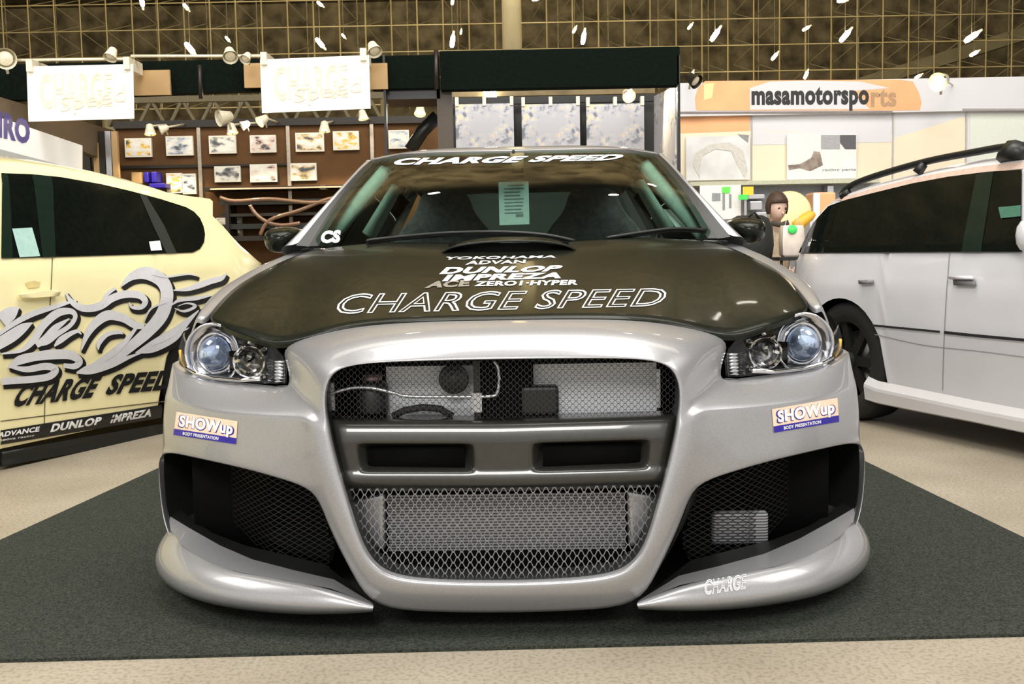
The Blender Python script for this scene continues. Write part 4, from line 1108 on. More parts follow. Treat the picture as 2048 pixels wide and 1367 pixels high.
# tall black fascia of the middle and left booths
fs = thing('booth_fascia', 'long black overhead fascia beam on posts running above the dark booths', 'beam', (0, 9.2, 0))
pbox('fascia_board', 880, 97, 1360, 176, 9.2, .12, M_blackboard, fs, bev=.01)
pbox('fascia_board', 742, 110, 878, 178, 9.25, .12, M_blackboard, fs, bev=.01)
mb = MB(); A = at(-120, 132, 9.2); B = at(745, 112, 9.3); A2 = at(-120, 205, 9.2); B2 = at(745, 172, 9.3)
mb.add([A, B, B2, A2]+[p+Vector((0, .12, 0)) for p in (A, B, B2, A2)], [(0,1,2,3),(7,6,5,4),(0,4,5,1),(1,5,6,2),(2,6,7,3),(3,7,4,0)])
mk('fascia_board', mb.v, mb.f, M_blackboard, fs, smooth=False)
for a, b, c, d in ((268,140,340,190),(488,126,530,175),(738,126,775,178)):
    pbox('tan_light_patch', a, b, c, d, 9.17, .03, M_tan, fs)  # tan slabs imitate lamplight falling on the black fascia
pbox('underside_board', 768, 178, 880, 198, 9.3, .5, M_black, fs)
for px, w_ in ((770,4),(1357,4.5)):
    a = at(px, 190, 9.22); w2 = w_/2*9.22/2100*1.2; mb = MB().box((a.x-w2, 9.2, 0), (a.x+w2, 9.26, at(px, 110, 9.2).z)); mk('post', mb.v, mb.f, M_black, fs, smooth=False)
pbox('post', 876, 175, 906, 400, 9.3, .12, mat('brown_post', (.06, .045, .03), .5), fs, z0=0)
mb = MB().bar(at(399, 130, 9.1), at(402, 197, 9.1), .018, n=8); mk('silver_joint', mb.v, mb.f, M_post, fs)
mb = MB().bar(at(872, 100, 9.1), at(873, 178, 9.1), .02, n=8); mk('silver_joint', mb.v, mb.f, M_post, fs)
mb = MB().tube([at(820,300,9.6), at(845,262,9.6), at(875,232,9.6)], .06, 8); o = mk('cable_duct', mb.v, mb.f, M_black); tag(o, 'thick black slanting duct left of the three silver panels', 'duct')

# inner panels
pw = thing('panel_frame', 'black frame rail holding three silver display panels in the middle booth', 'frame', (1, 11, 0))
pbox('top_rail', 880, 192, 1312, 206, 11, .06, M_black, pw)
pbox('back_board', 880, 205, 1312, 420, 11.3, .05, M_black, pw, z0=0)
pbox('soffit_beam', 905, 176, 1310, 190, 11.8, .3, mat('olive_soffit', (.20, .15, .07), .7, vary=.3, scale=4), pw)
def speck_mat(nm):
    m = bpy.data.materials.new(nm); m.use_nodes = True; nt = m.node_tree; b = nt.nodes['Principled BSDF']
    tc = nt.nodes.new('ShaderNodeTexCoord'); n = nt.nodes.new('ShaderNodeTexNoise'); n.inputs['Scale'].default_value = 16; n.inputs['Detail'].default_value = 5
    n2 = nt.nodes.new('ShaderNodeTexNoise'); n2.inputs['Scale'].default_value = 3.2
    r = nt.nodes.new('ShaderNodeValToRGB'); cr = r.color_ramp; cr.elements[0].position = .40; cr.elements[1].position = .62
    cr.elements[0].color = (.20, .21, .26, 1); cr.elements[1].color = (.80, .66, .45, 1); e = cr.elements.new(.47); e.color = (.50, .51, .56, 1); e = cr.elements.new(.56); e.color = (.56, .57, .62, 1)
    mx = nt.nodes.new('ShaderNodeMix'); mx.data_type = 'RGBA'; mx.inputs[6].default_value = (.50, .51, .56, 1)
    r2 = nt.nodes.new('ShaderNodeValToRGB'); r2.color_ramp.elements[0].position = .45; r2.color_ramp.elements[1].position = .58
    for q_ in (n, n2): nt.links.new(tc.outputs['Object'], q_.inputs['Vector'])
    nt.links.new(n2.outputs[0], r2.inputs[0]); nt.links.new(r2.outputs[0], mx.inputs[0]); nt.links.new(n.outputs[0], r.inputs[0]); nt.links.new(r.outputs[0], mx.inputs[7]); nt.links.new(mx.outputs[2], b.inputs['Base Color'])
    b.inputs['Roughness'].default_value = .55; return m
M_sp = speck_mat('silver_speckled_print')
for a, c, lab in ((912,1028,'left of the three hanging silver panels'), (1044,1160,'middle one of the three hanging silver panels'), (1173,1288,'right of the three hanging silver panels')):
    x0, x1, z0, z1 = rect(a, 208, c, 340, 10.95)
    t = thing('silver_panel', lab + ' with gold specks', 'panel', ((x0+x1)/2, 10.95, z0), 0, 'silver panels hanging in the middle booth')
    mb = MB().box((x0, 10.93, z0), (x1, 10.96, z1)); mk('sheet', mb.v, mb.f, M_sp, t, smooth=False)
    for u in (.03, .5, .97):
        xx = x0+(x1-x0)*u; mb = MB().box((xx-.018, 10.915, z1-.02), (xx+.018, 10.93, z1+.07)).box((xx-.018, 10.93, z1+.005), (xx+.018, 11.0, z1+.07)); mk('clip', mb.v, mb.f, M_bord, t, smooth=False)
A = [at(1308,340,10.9), at(1350,340,9.7), at(1350,172,9.7), at(1308,192,10.9)]
o = mk('silver_partition', A+[p+Vector((.03, 0, 0)) for p in A], [(0,1,2,3),(7,6,5,4),(0,4,5,1),(1,5,6,2),(2,6,7,3),(3,7,4,0)], speck_mat('pale_speckled_print'), smooth=False)
tag(o, 'pale silver side panel standing in perspective beside the right black post', 'panel')

# lattice girder below the fascia
t = thing('lattice_girder', 'olive lattice girder with zigzag struts seen below the fascia of the left booth', 'truss', (-2, 14, 2.3)); mb = MB()
Yg = 15
xs_ = [at(p, 210, Yg).x for p in range(210, 780, 62)]; zt_ = at(500, 196, Yg).z; zb_ = at(500, 254, Yg).z
mb.bar((xs_[0], Yg, zt_), (xs_[-1], Yg, zt_), .06); mk('top_chord', mb.v, mb.f, MATS['strut_steel'], t, smooth=False)
mb = MB(); mb.bar((xs_[0], Yg, zb_), (xs_[-1], Yg, zb_), .05); mk('bottom_chord', mb.v, mb.f, M_steel, t, smooth=False)
mb = MB()
for i in range(len(xs_)-1):
    xm = (xs_[i]+xs_[i+1])/2; mb.bar((xs_[i], Yg, zb_), (xm, Yg, zt_), .03); mb.bar((xm, Yg, zt_), (xs_[i+1], Yg, zb_), .03)
mk('zigzag_struts', mb.v, mb.f, MATS['strut_steel'], t, smooth=False)
for x in (xs_[0], xs_[-1]): mb = MB().bar((x, Yg, 0), (x, Yg, zt_), .05); mk('support_leg', mb.v, mb.f, M_steel, t, smooth=False)

# white hanging banners
M_ban = mat('white_banner', (.93, .90, .82), .6, vary=.02, spec=.2)
M_banl = mat('faded_banner_print', (.84, .72, .50), .6); M_banr = mat('faded_red_print', (.86, .66, .56), .6)
for q, lab in (([(57,243),(268,237),(266,128),(53,133)], 'white banner with faded lettering hanging above the yellow car, the left of two'), ([(524,226),(741,217),(738,110),(520,119)], 'white banner with faded lettering hanging beside the black fascia, the right of two')):
    P = [at(a, b, 8.85) for a, b in q]; t = thing('hanging_banner', lab, 'banner', P[0], 0, 'white banners clamped to the overhead beam')
    mk('cloth', P+[p+Vector((0, .012, 0)) for p in P], [(0,1,2,3),(7,6,5,4),(0,4,5,1),(1,5,6,2),(2,6,7,3),(3,7,4,0)], M_ban, t, smooth=False)
    pr = plane_proj(8.85, .004)
    sub = lambda u0, v0, u1, v1: [bil(q, u0, v0), bil(q, u1, v0), bil(q, u1, v1), bil(q, u0, v1)]
    text_decal('outline_lettering', 'CHARGE', sub(.12, .22, .80, .86), pr, M_banl, t, outline=.03, bold=.04)
    s2 = sub(.30, .08, .92, .42); s2[1] = (s2[1][0], s2[1][1]-16); s2[2] = (s2[2][0], s2[2][1]-22)
    text_decal('script_lettering', 'Speed', s2, plane_proj(8.85, .006), M_banr, t, bold=.0)
    for u in (.04, .95):
        c_ = bil(q, u, 1.02); a = at(c_[0], c_[1]+6, 8.85); mb = MB().box((a.x-.025, 8.82, a.z-.03), (a.x+.025, 9.14, a.z+.07)); mk('clamp', mb.v, mb.f, M_cream, t, smooth=False)

# spotlights clamped to the beams
def spotlight(px, py, Y, r, d, lab, lit=False, m=None, arm=None):
    c = at(px, py, Y); t = thing('spotlight', lab, 'lamp', c, 0, 'clamp spotlights around the booths'); dv = Vector(d).normalized(); M = axisM(c, dv)
    mb = MB().lathe([(r*.3, -r*1.3), (r*.6, -r*1.1), (r*.75, -r*.4), (r, r*.5), (r*1.03, r*.6)], M, 20, cap=False); mk('shade', mb.v, mb.f, m or M_cream, t)
    mb = MB().lathe([(.001, r*.5), (r*.4, r*.46), (r*.7, r*.3)], M, 20, cap=False); mk('bulb', mb.v, mb.f, M_bulbd if lit else M_cream, t)
    if lit:
        l = bpy.data.lights.new('wall_lamp', 'SPOT'); l.energy = 30; l.color = (1, .80, .52); l.spot_size = 2.4; l.shadow_soft_size = .04; lo_ = bpy.data.objects.new('wall_lamp', l); C.objects.link(lo_); lo_.location = c+dv*r*1.2; lo_.rotation_euler = dv.to_track_quat('-Z', 'Y').to_euler()
    mb = MB().bar(c-dv*r*.6, c-dv*r*.8+Vector((0, .05, -r*1.5)), r*.14, n=8); mk('bracket', mb.v, mb.f, M_cream, t)
    if 11.1 < Y < 11.5: arm = (c.x, 11.98, at(560, 252, 12).z+.04)
    if arm: mb = MB().bar(c-dv*r*.9, arm, .01, n=6); mk('arm', mb.v, mb.f, m or M_cream, t)
spotlight(10,116,8.9,.085,(.6,-1,-.35),'cream spotlight at the top left corner of the photo')
spotlight(222,110,8.9,.055,(-.2,-.6,-1),'cream spotlight above the right half of the left banner')
spotlight(460,110,8.9,.062,(.3,-.8,-.8),'round cream spotlight between the banners, the larger of a pair')
spotlight(492,116,8.9,.045,(-.3,-.8,-.8),'small cream spotlight between the banners, the smaller of a pair')
spotlight(748,99,8.9,.060,(.4,-.7,-.9),'cream spotlight at the upper right corner of the right banner')
spotlight(446,235,9.3,.07,(-1,-.8,-.3),'round cream lamp on an arm, hanging over the brown wall')
spotlight(300,262,11.4,.06,(.1,-.2,-1),'small white lamp over the leftmost photograph', True)
spotlight(464,260,11.4,.06,(.2,-.2,-1),'small white lamp over the photograph right of the pale post', True)
spotlight(649,256,11.4,.06,(0,-.2,-1),'small white lamp over the orange car photograph', True)
spotlight(726,232,11.4,.055,(.2,-.2,-1),'small white lamp below the right banner', True)
spotlight(840,222,11.2,.06,(0,-.6,-1),'bright lamp between the two black posts left of the silver panels', True)
spotlight(524,241,11.2,.06,(-.7,-.6,-.6),'small warm lamp under the lower left corner of the right banner', True)
spotlight(325,258,11.2,.05,(-1,-.4,-.5),'small cream lamp on the girder right of the leftmost wall lamp')
spotlight(488,250,11.2,.05,(-1,-.4,-.5),'small cream lamp on an arm right of the round cream lamp')
spotlight(1256,190,10.4,.065,(.2,-1,-.5),'bright round lamp in front of the right silver panel', True, arm=(1.15, 9.36, 2.40))
spotlight(1388,160,11,.075,(.6,-.6,-.6),'dark spotlight at the left end of the orange header', False, M_post, arm=tuple(at(1380, 166, 12.10)))
spotlight(1880,162,11,.095,(-.7,-.7,-.3),'large bright spotlight right of the orange header', True, arm=tuple(at(1905, 170, 12.11)))
pbox_ = pbox('lamp_tube', 967, 178, 992, 188, 11.3, .48, M_bulb); tag(pbox_, 'small bright rectangular lamp under the black fascia above the left silver panel', 'lamp')
# power-rail between the spotlights
for a, b, lab in (((0,121),(262,118),'thin horizontal rail above the left banner'), ((262,112),(520,112),'thin horizontal rail between the two banners')):
    mb = MB().bar(at(a[0], a[1], 8.95), at(b[0], b[1], 8.95), .012, n=8); o = mk('lighting_rail', mb.v, mb.f, M_cream); tag(o, lab + ' carrying spotlights', 'rail')

# blue lettered light box on the far left
lb = thing('sign_box', 'white sign box with tall blue letters above the roof of the yellow car', 'sign', at(80, 300, 9))
P = [at(-60, 283, 7.5), at(165, 341, 10.1), at(165, 291, 10.1), at(-60, 208, 7.5)]
P[0].z = P[1].z; P[3].z = P[2].z
n = (P[1]-P[0]).cross(P[3]-P[0]).normalized(); n = n if n.dot(CAMP-P[0]) > 0 else -n
mk('box', P+[p-n*.25 for p in P], [(0,1,2,3),(7,6,5,4),(0,4,5,1),(1,5,6,2),(2,6,7,3),(3,7,4,0)], mat('sign_white', (.92, .93, .94), .4, vary=.01, emis=.25), lb, smooth=False)
P = [p+n*.004 for p in P]
def sgn(px, py):
    r = ray(px, py); return CAMP + r*((P[0]-CAMP).dot(n)/r.dot(n))
text_decal('sign_lettering', 'GIRO', [(-32,268),(60,290),(60,240),(-32,212)], sgn, M_blue, lb, bold=.05)
sb = thing('sign_booth', 'grey booth under the white sign box with brown beam above it', 'booth', at(60, 400, 10).xy.to_3d())
Pa = [at(-100, 500, 7.4), at(235, 500, 11.2)]
dd_ = n*.1
mb = MB(); lo = [Vector((p.x, p.y, 0)) for p in Pa]; hi = [Vector((p.x, p.y, 1.9)) for p in Pa]
off = -n*.35
mb.add([lo[0]+off, lo[1]+off, hi[1]+off, hi[0]+off]+[q_+off*1.3 for q_ in (lo[0], lo[1], hi[1], hi[0])], [(0,1,2,3),(7,6,5,4),(0,4,5,1),(1,5,6,2),(2,6,7,3),(3,7,4,0)])
mk('wall_board', mb.v, mb.f, mat('grey_booth_wall', (.20, .22, .20), .6, vary=.3, scale=3), sb, smooth=False)
P3 = [at(-20, 222, 8.6), at(232, 330, 12.2), at(232, 262, 12.2), at(-20, 188, 8.6)]
mb = MB().add(P3+[p+Vector((-.1, .1, 0)) for p in P3], [(0,1,2,3),(7,6,5,4),(0,4,5,1),(1,5,6,2),(2,6,7,3),(3,7,4,0)])
mk('brown_beam', mb.v, mb.f, mat('dark_brown_beam', (.13, .09, .05), .6), sb, smooth=False)
for px, m_ in ((175, M_post), (193, M_tan), (205, M_post), (218, M_alu), (231, M_tan)):
    a = at(px, 330, 11.5); mb = MB().box((a.x-.03, 11.5, 0), (a.x+.03, 11.55, at(px, 262 if px > 200 else 285, 11.5).z)); mk('post', mb.v, mb.f, m_, sb, smooth=False)

# ---- right hand booth with orange header ----
M_wpan = mat('white_panel', (.70, .70, .73), .5, vary=.02, scale=2); M_or = mat('pale_orange', (.90, .46, .22), .5, vary=.06, scale=3); M_crm = mat('cream_panel', (.84, .74, .56), .5, vary=.03, scale=2)
rb = thing('exhibition_stand', 'white stand wall with orange header board and large cream panels on the right', 'booth', (4, 12.2, 0))
x0, x1, z0, z1 = rect(1336, 160, 2250, 226, 12.2)
ztop = z1; zmid = z0
mb = MB().box((x0, 12.2, 0), (x1, 12.3, z0)); mk('wall_board', mb.v, mb.f, M_wpan, rb, smooth=False)
mb = MB().box((x0, 12.12, z0), (x1, 12.3, z1)); hd = mk('header_board', mb.v, mb.f, M_wpan, rb, smooth=False)
pr0 = plane_proj(12.12, .004); pr1 = plane_proj(12.12, .008); prw = plane_proj(12.2, .004); prw2 = plane_proj(12.2, .008)
decal('orange_oval', *fill2d([(1392,219),(1390,195),(1396,175),(1410,162),(1600,160),(1800,159),(1826,163),(1838,185),(1843,205),(1840,220),(1790,221),(1400,221)], 0), pr0, M_or, hd)
decal('white_cloud', *fill2d([(1500,176),(1540,163),(1620,161),(1720,163),(1780,176),(1700,182),(1740,218),(1500,219)], 0), plane_proj(12.12, .006), M_wpan, hd)
decal('yellow_patch', *fill2d([(1408,168),(1428,166),(1424,195),(1408,200)], 0), plane_proj(12.12, .006), mat('soft_yellow', (.95, .85, .35), .5), hd)
text_decal('header_lettering', 'masamotorspo', [(1503,222),(1738,221),(1738,172),(1503,174)], pr1, M_ltr, hd, bold=.045)
text_decal('header_lettering', 'rts', [(1742,214),(1793,213),(1793,178),(1742,177)], pr1, mat('letter_brown', (.45, .28, .16), .5), hd, bold=.03)
decal('dark_rule', *fill2d([(1340,223),(1785,222),(1785,226),(1340,227)], 0), pr1, mat('rule_grey', (.22, .19, .18), .5), hd)
decal('grey_rule', *fill2d([(1925,217),(2100,217),(2100,221),(1925,221)], 0), pr1, mat('rule_grey2', (.35, .33, .32), .5), hd)
decal('orange_panel', *fill2d([(1336,232),(1500,232),(1500,262),(1336,268)], 0), prw, M_or, rb)
decal('cream_panel', *fill2d([(1336,268),(1500,262),(1574,262),(1790,275),(1930,232),(1936,420),(1336,420)], 0), prw, M_crm, rb)
decal('pale_band', *fill2d([(1506,262),(1785,270),(1785,284),(1506,290)], 0), prw2, M_wpan, rb)
decal('grey_panel', *fill2d([(1940,226),(2240,226),(2240,420),(1940,420)], 0), prw, mat('pale_green_grey', (.72, .76, .68), .5, vary=.02), rb)
mb = MB()
for px in (1503, 1785, 1931): a = at(px, 290, 12.2); mb.box((a.x-.008, 12.185, at(px, 400, 12.2).z), (a.x+.008, 12.2, zmid))
mk('panel_joint', mb.v, mb.f, mat('joint_grey', (.45, .44, .42), .5), rb, smooth=False)
# posters on that wall
t = thing('poster', 'pale grey round-shaped poster on the left part of the cream stand wall', 'poster', at(1435, 355, 12.1)); pbox('sheet', 1372, 272, 1500, 360, 12.15, .02, mat('poster_grey', (.74, .74, .74), .5, vary=.12, scale=3), t)
decal('dark_corner', *fill2d([(1474,268),(1498,270),(1496,285)], 0), plane_proj(12.15, .004), mat('poster_dark', (.28, .28, .28), .5), t)
decal('ring', *fill2d([(1400,358),(1386,330),(1392,305),(1420,288),(1460,284),(1486,300),(1496,340),(1490,356),(1478,335),(1462,302),(1430,298),(1404,312),(1400,335)], 0), plane_proj(12.15, .006), mat('poster_mid', (.62, .60, .55), .5, vary=.1), t)
t = thing('poster', 'poster with black and grey blocks on the cream stand wall above the estate car', 'poster', at(1640, 355, 12.1)); pbox('sheet', 1574, 268, 1713, 358, 12.15, .02, mat('poster_white', (.82, .80, .78), .5, vary=.05, scale=6), t)
pp = plane_proj(12.15, .004)
decal('grey_block', *fill2d([(1642,270),(1680,270),(1680,298),(1642,298)], 0), pp, mat('block_grey', (.38, .38, .40), .5), t)
decal('black_block', *fill2d([(1680,270),(1712,270),(1712,298),(1690,298),(1680,285)], 0), pp, mat('block_black', (.10, .10, .11), .5), t)
decal('brown_figures', *fill2d([(1576,330),(1600,328),(1622,316),(1628,302),(1640,304),(1646,330),(1620,342),(1600,336),(1578,340)], 0), pp, mat('block_brown', (.30, .24, .20), .5, vary=.4, scale=12), t)
text_decal('poster_lettering', 'racing parts', [(1645,344),(1712,343),(1712,336),(1645,337)], pp, M_ink, t, bold=.02)
# shelf ledge and goods area under it
t = thing('stand_counter', 'grey back counter under the cream panels with silver machine parts', 'counter', at(1560, 430, 11.9).xy.to_3d())
pbox('ledge', 1380, 360, 1760, 368, 11.8, .38, mat('olive_ledge', (.55, .56, .42), .5), t)
pbox('back_panel', 1380, 368, 1760, 500, 12.1, .08, mat('steel_grey', (.30, .32, .35), .4, .3), t, z0=0)
for a, b, c, d in ((1496,388,1530,398),(1500,402,1525,420),(1510,424,1535,436),(1655,370,1668,400)): pbox('machine_part', a, b, c, d, 11.9, .15, M_alu, t, bev=.01)
t = thing('price_board', 'white price board with black print and a green tag on the right stand', 'sign', at(1440, 436, 11.5)); pbox('board', 1400, 370, 1482, 438, 11.5, .03, M_white, t)
pp = plane_proj(11.5, .004)
for q in ([(1424,386),(1441,386),(1441,402),(1424,402)], [(1445,384),(1450,384),(1450,420),(1445,420)], [(1458,388),(1463,388),(1463,416),(1458,416)]): decal('print_block', *fill2d(q, 0), pp, M_ink, t)
decal('green_tag', *fill2d([(1444,374),(1461,373),(1460,386),(1444,386)], 0), plane_proj(11.5, .008), mat('neon_green', (.16, .90, .10), .5), t)
a = at(1440, 438, 11.5); mb = MB().box((a.x-.02, 11.5, 0), (a.x+.02, 11.53, a.z+.02)); mk('board_pole', mb.v, mb.f, M_alu, t, smooth=False)
t = thing('price_tag', 'yellow and green price tags right of the white price board', 'sign', at(1496, 390, 11.4)); pbox('yellow_tag', 1486, 373, 1507, 390, 11.4, .02, mat('tag_yellow', (.95, .65, .05), .5), t); pbox('green_tag', 1478, 389, 1496, 399, 11.38, .02, mat('neon_green2', (.08, .85, .12), .5), t)
a = at(1492, 399, 11.4); mb = MB().box((a.x-.012, 11.42, 0), (a.x+.012, 11.44, a.z+.08)); mk('tag_pole', mb.v, mb.f, M_alu, t, smooth=False)

# cream disc and orange blob behind the person
c_ = at(1580, 425, 10.4); r_ = .215
t = thing('round_cushion', 'large round cream yellow disc behind the head of the person', 'display', c_)
mb = MB().lathe([(0, .06), (r_*.6, .055), (r_*.9, .035), (r_, 0), (r_*.9, -.035), (r_*.6, -.055), (0, -.06)], axisM(c_, (0, -1, .1)), 36, cap=False); mk('disc', mb.v, mb.f, mat('cream_disc', (.90, .78, .42), .6, vary=.04, scale=6), t)
mb = MB().bar(c_+Vector((0, .04, -.2)), Vector((c_.x, c_.y+.04, .01)), .02, n=8); mk('stand_pole', mb.v, mb.f, M_alu, t)
mb = MB().lathe([(.13, 0), (.13, .015), (.02, .03)], Matrix.Translation((c_.x, c_.y+.04, 0)), 20); mk('stand_base', mb.v, mb.f, M_alu, t)
mb = MB().tube([at(x, y, 10.25) for x, y in ((1588,452),(1600,446),(1612,436),(1622,430),(1630,428))], [.04, .06, .055, .05, .02], 12); mk('orange_patch', mb.v, mb.f, mat('orange_blob', (.92, .50, .05), .5), t)
t = thing('orange_carton', 'orange and white carton beside the rear end of the estate car', 'box', at(1650, 410, 11).xy.to_3d()); pbox('carton', 1626, 384, 1672, 425, 11, .3, M_or, t, z0=1.0, bev=.02); pbox('white_side', 1627, 386, 1640, 425, 10.98, .03, M_white, t, z0=1.0)
pbox('plinth', 1620, 425, 1680, 500, 11, .35, M_wpan, t, z0=0)

# ============================================================ PERSON (seated, looking down at a bag)
HY = 8.7
hc = at(1554, 414, HY)        # head centre
per = thing('person', 'seated person in beige coat with dark brown hair, head bent over a white bag', 'person', (hc.x+.05, HY+.25, 0))
def skinned(name, V, E, R, m, parent, sub=2, root=0):
    me = bpy.data.meshes.new(name); iv = inv(parent); me.from_pydata([tuple(iv @ Vector(v)) for v in V], E, []); me.materials.append(m)
    o = bpy.data.objects.new(name, me); link(o, parent); k = o.modifiers.new('skin', 'SKIN'); k.use_smooth_shade = True
    for i, r in enumerate(R):
        d = me.skin_vertices[0].data[i]; d.radius = r if isinstance(r, tuple) else (r, r); d.use_root = (i == root)
    s_ = o.modifiers.new('sub', 'SUBSURF'); s_.levels = s_.render_levels = sub; return o
M_skin = mat('skin', (.62, .42, .33), .55, vary=.05); M_hair = mat('brown_hair', (.055, .028, .016), .6, vary=.4, scale=60, bump=.3)
M_coat = mat('beige_coat', (.52, .42, .30), .85, vary=.15, scale=25); M_trou = mat('black_trousers', (.02, .02, .02), .8)
hx, hy, hz = hc
px_ = hx+.0; py_ = HY+.22
V = [(px_, py_, .52), (px_, py_-.02, .70), (px_, py_-.06, .88), (px_, py_-.10, 1.03), (px_, py_-.13, 1.12), (hx, hy+.06, hz-.10), (hx, hy, hz-.02),      # 0-6 pelvis..head
     (px_-.16, py_-.10, 1.01), (px_-.23, py_-.16, .80), (px_-.10, py_-.36, .74), (px_-.02, py_-.44, .75),                                         # 7-10 right arm
     (px_+.16, py_-.10, 1.01), (px_+.24, py_-.16, .80), (px_+.16, py_-.36, .74), (px_+.08, py_-.44, .75),                                          # 11-14
     (px_-.09, py_-.05, .52), (px_-.11, py_-.45, .54), (px_-.12, py_-.48, .10), (px_-.12, py_-.60, .05),
     (px_+.09, py_-.05, .52), (px_+.11, py_-.45, .54), (px_+.12, py_-.48, .10), (px_+.12, py_-.60, .05)]
E = [(0,1),(1,2),(2,3),(3,4),(4,5),(5,6),(3,7),(7,8),(8,9),(9,10),(3,11),(11,12),(12,13),(13,14),(0,15),(15,16),(16,17),(17,18),(0,19),(19,20),(20,21),(21,22)]
R = [(.15,.12),(.13,.10),(.15,.11),(.15,.10),.06,.05,.06,.07,.05,.038,.028,.07,.05,.038,.028,.09,.07,.045,.04,.09,.07,.045,.04]
skinned('body', V, E, R, M_skin, per)
# head
hd_dir = Vector((.25, -.75, -.55)).normalized()
Mh = axisM((hx, hy, hz), hd_dir)
mb = MB(); rows_ = []
for i in range(13):
    th = math.pi*i/12; row = []
    for k in range(20):
        ph = 2*math.pi*k/20; x = math.sin(th)*math.cos(ph)*.078; y = math.sin(th)*math.sin(ph)*.078; z = math.cos(th)
        u = z*.115
        X, Y_, Z_ = x*(1-.22*max(0, -z)), y, u
        row.append(Vector((hx, hy, hz)) + Vector((X, Y_*1.18-.03*max(0, -z)*1, Z_)))
    row.append(row[0]); rows_.append(row)
v_, f_ = grid(rows_); hd_ = mk('head', v_, f_, M_skin, per)
fwd = Vector((.30, -1, -.35)).normalized(); rt = fwd.cross(Vector((0, 0, 1))).normalized(); up = rt.cross(fwd)
H = Vector((hx, hy, hz))
mb = MB().lathe([(.004, .03), (.010, .015), (.016, -.01)], axisM(H+fwd*.092-up*.015, (fwd-up*.4)), 10); mk('nose', mb.v, mb.f, M_skin, hd_)
for s_ in (-1, 1):
    mb = MB().lathe([(.012*math.cos(a*math.pi/12), .008*math.sin(a*math.pi/12)) for a in range(7)], axisM(H+fwd*.084+rt*.03*s_+up*.012, fwd), 12); mk('eye', mb.v, mb.f, mat('eye_dark', (.04, .03, .03), .3), hd_)
    mb = MB().lathe([(.004, -.01), (.022, 0), (.02, .008), (.004, .01)], axisM(H+rt*.078*s_-fwd*.005, rt*s_), 12); mk('ear', mb.v, mb.f, M_skin, hd_)
mb = MB().tube([H+fwd*.083+rt*.022*t_-up*(.052+.004*t_*t_) for t_ in (-1, -.5, 0, .5, 1)], .005, 6); mk('mouth', mb.v, mb.f, mat('lips', (.45, .18, .15), .5), hd_)
rows_ = []
for i in range(9):
    th = math.pi*.66*i/8; row = []
    for k in range(24):
        ph = 2*math.pi*k/24; d = Vector((math.sin(th)*math.cos(ph), math.sin(th)*math.sin(ph), math.cos(th)))
        ff_ = d.dot(Vector((fwd.x, fwd.y, 0)).normalized()); cut = .30
        p = H + Vector((d.x*.094, d.y*.112, d.z*.128+.006))
        if ff_ > .35 and d.z < .18: p = H + Vector((d.x*.092, d.y*.108, .18*.128+.006)) - Vector((fwd.x, fwd.y, 0))*.012
        row.append(p)
    row.append(row[0]); rows_.append(row)
v_, f_ = grid(rows_); mk('hair', v_, f_, M_hair, per)
# clothes
V2 = [V[0], V[1], V[2], V[3], (V[4][0], V[4][1], V[4][2]-.03), V[7], V[8], V[9], V[11], V[12], V[13], (px_, py_-.02, .40)]
E2 = [(11,0),(0,1),(1,2),(2,3),(3,4),(3,5),(5,6),(6,7),(3,8),(8,9),(9,10)]
skinned('coat', V2, E2, [(.18,.15),(.155,.12),(.175,.13),(.175,.12),.075,.085,.068,.052,.085,.068,.052,(.19,.16)], M_coat, per)
V3 = [V[0], V[15], V[16], V[17], V[19], V[20], V[21]]; skinned('trousers', V3, [(0,1),(1,2),(2,3),(0,4),(4,5),(5,6)], [.13,.105,.085,.06,.105,.085,.06], M_trou, per)
mb = MB().tube([H+Vector((-.06, -.07, -.13)), H+Vector((0, -.12, -.15)), H+Vector((.07, -.06, -.13))], .022, 8); mk('scarf', mb.v, mb.f, mat('dark_scarf', (.06, .05, .04), .9), per)
for s_, w_ in ((-1, V[10]), (1, V[14])):
    mb = MB(); w_ = Vector(w_)
    for k in range(4):
        a = w_+Vector((.016*(k-1.5), -.03, 0)); L_ = (.05, .058, .055, .042)[k]; mb.tube([a, a+Vector((0, -L_*.5, -.004)), a+Vector((0, -L_*.85, -.022)), a+Vector((0, -L_*.8, -.040))], [.009, .0085, .008, .006], 8)
    a = w_+Vector((-.03*s_, -.01, 0)); mb.tube([a, a+Vector((-.015*s_, -.025, -.01)), a+Vector((-.012*s_, -.045, -.022))], [.010, .009, .007], 8)
    mk('fingers', mb.v, mb.f, M_skin, per)
st = thing('stool', 'black round stool under the seated person', 'stool', (px_, py_, 0))
mb = MB().lathe([(.17, .29), (.18, .30), (.18, .33), (.17, .34)], Matrix.Translation((px_, py_, 0)), 24); mk('seat', mb.v, mb.f, M_black, st)
for k in range(4):
    a = math.pi/4+k*math.pi/2; mb = MB().bar((px_+.11*math.cos(a), py_+.11*math.sin(a), .29), (px_+.19*math.cos(a), py_+.19*math.sin(a), 0), .012, n=8); mk('leg', mb.v, mb.f, M_alu, st)
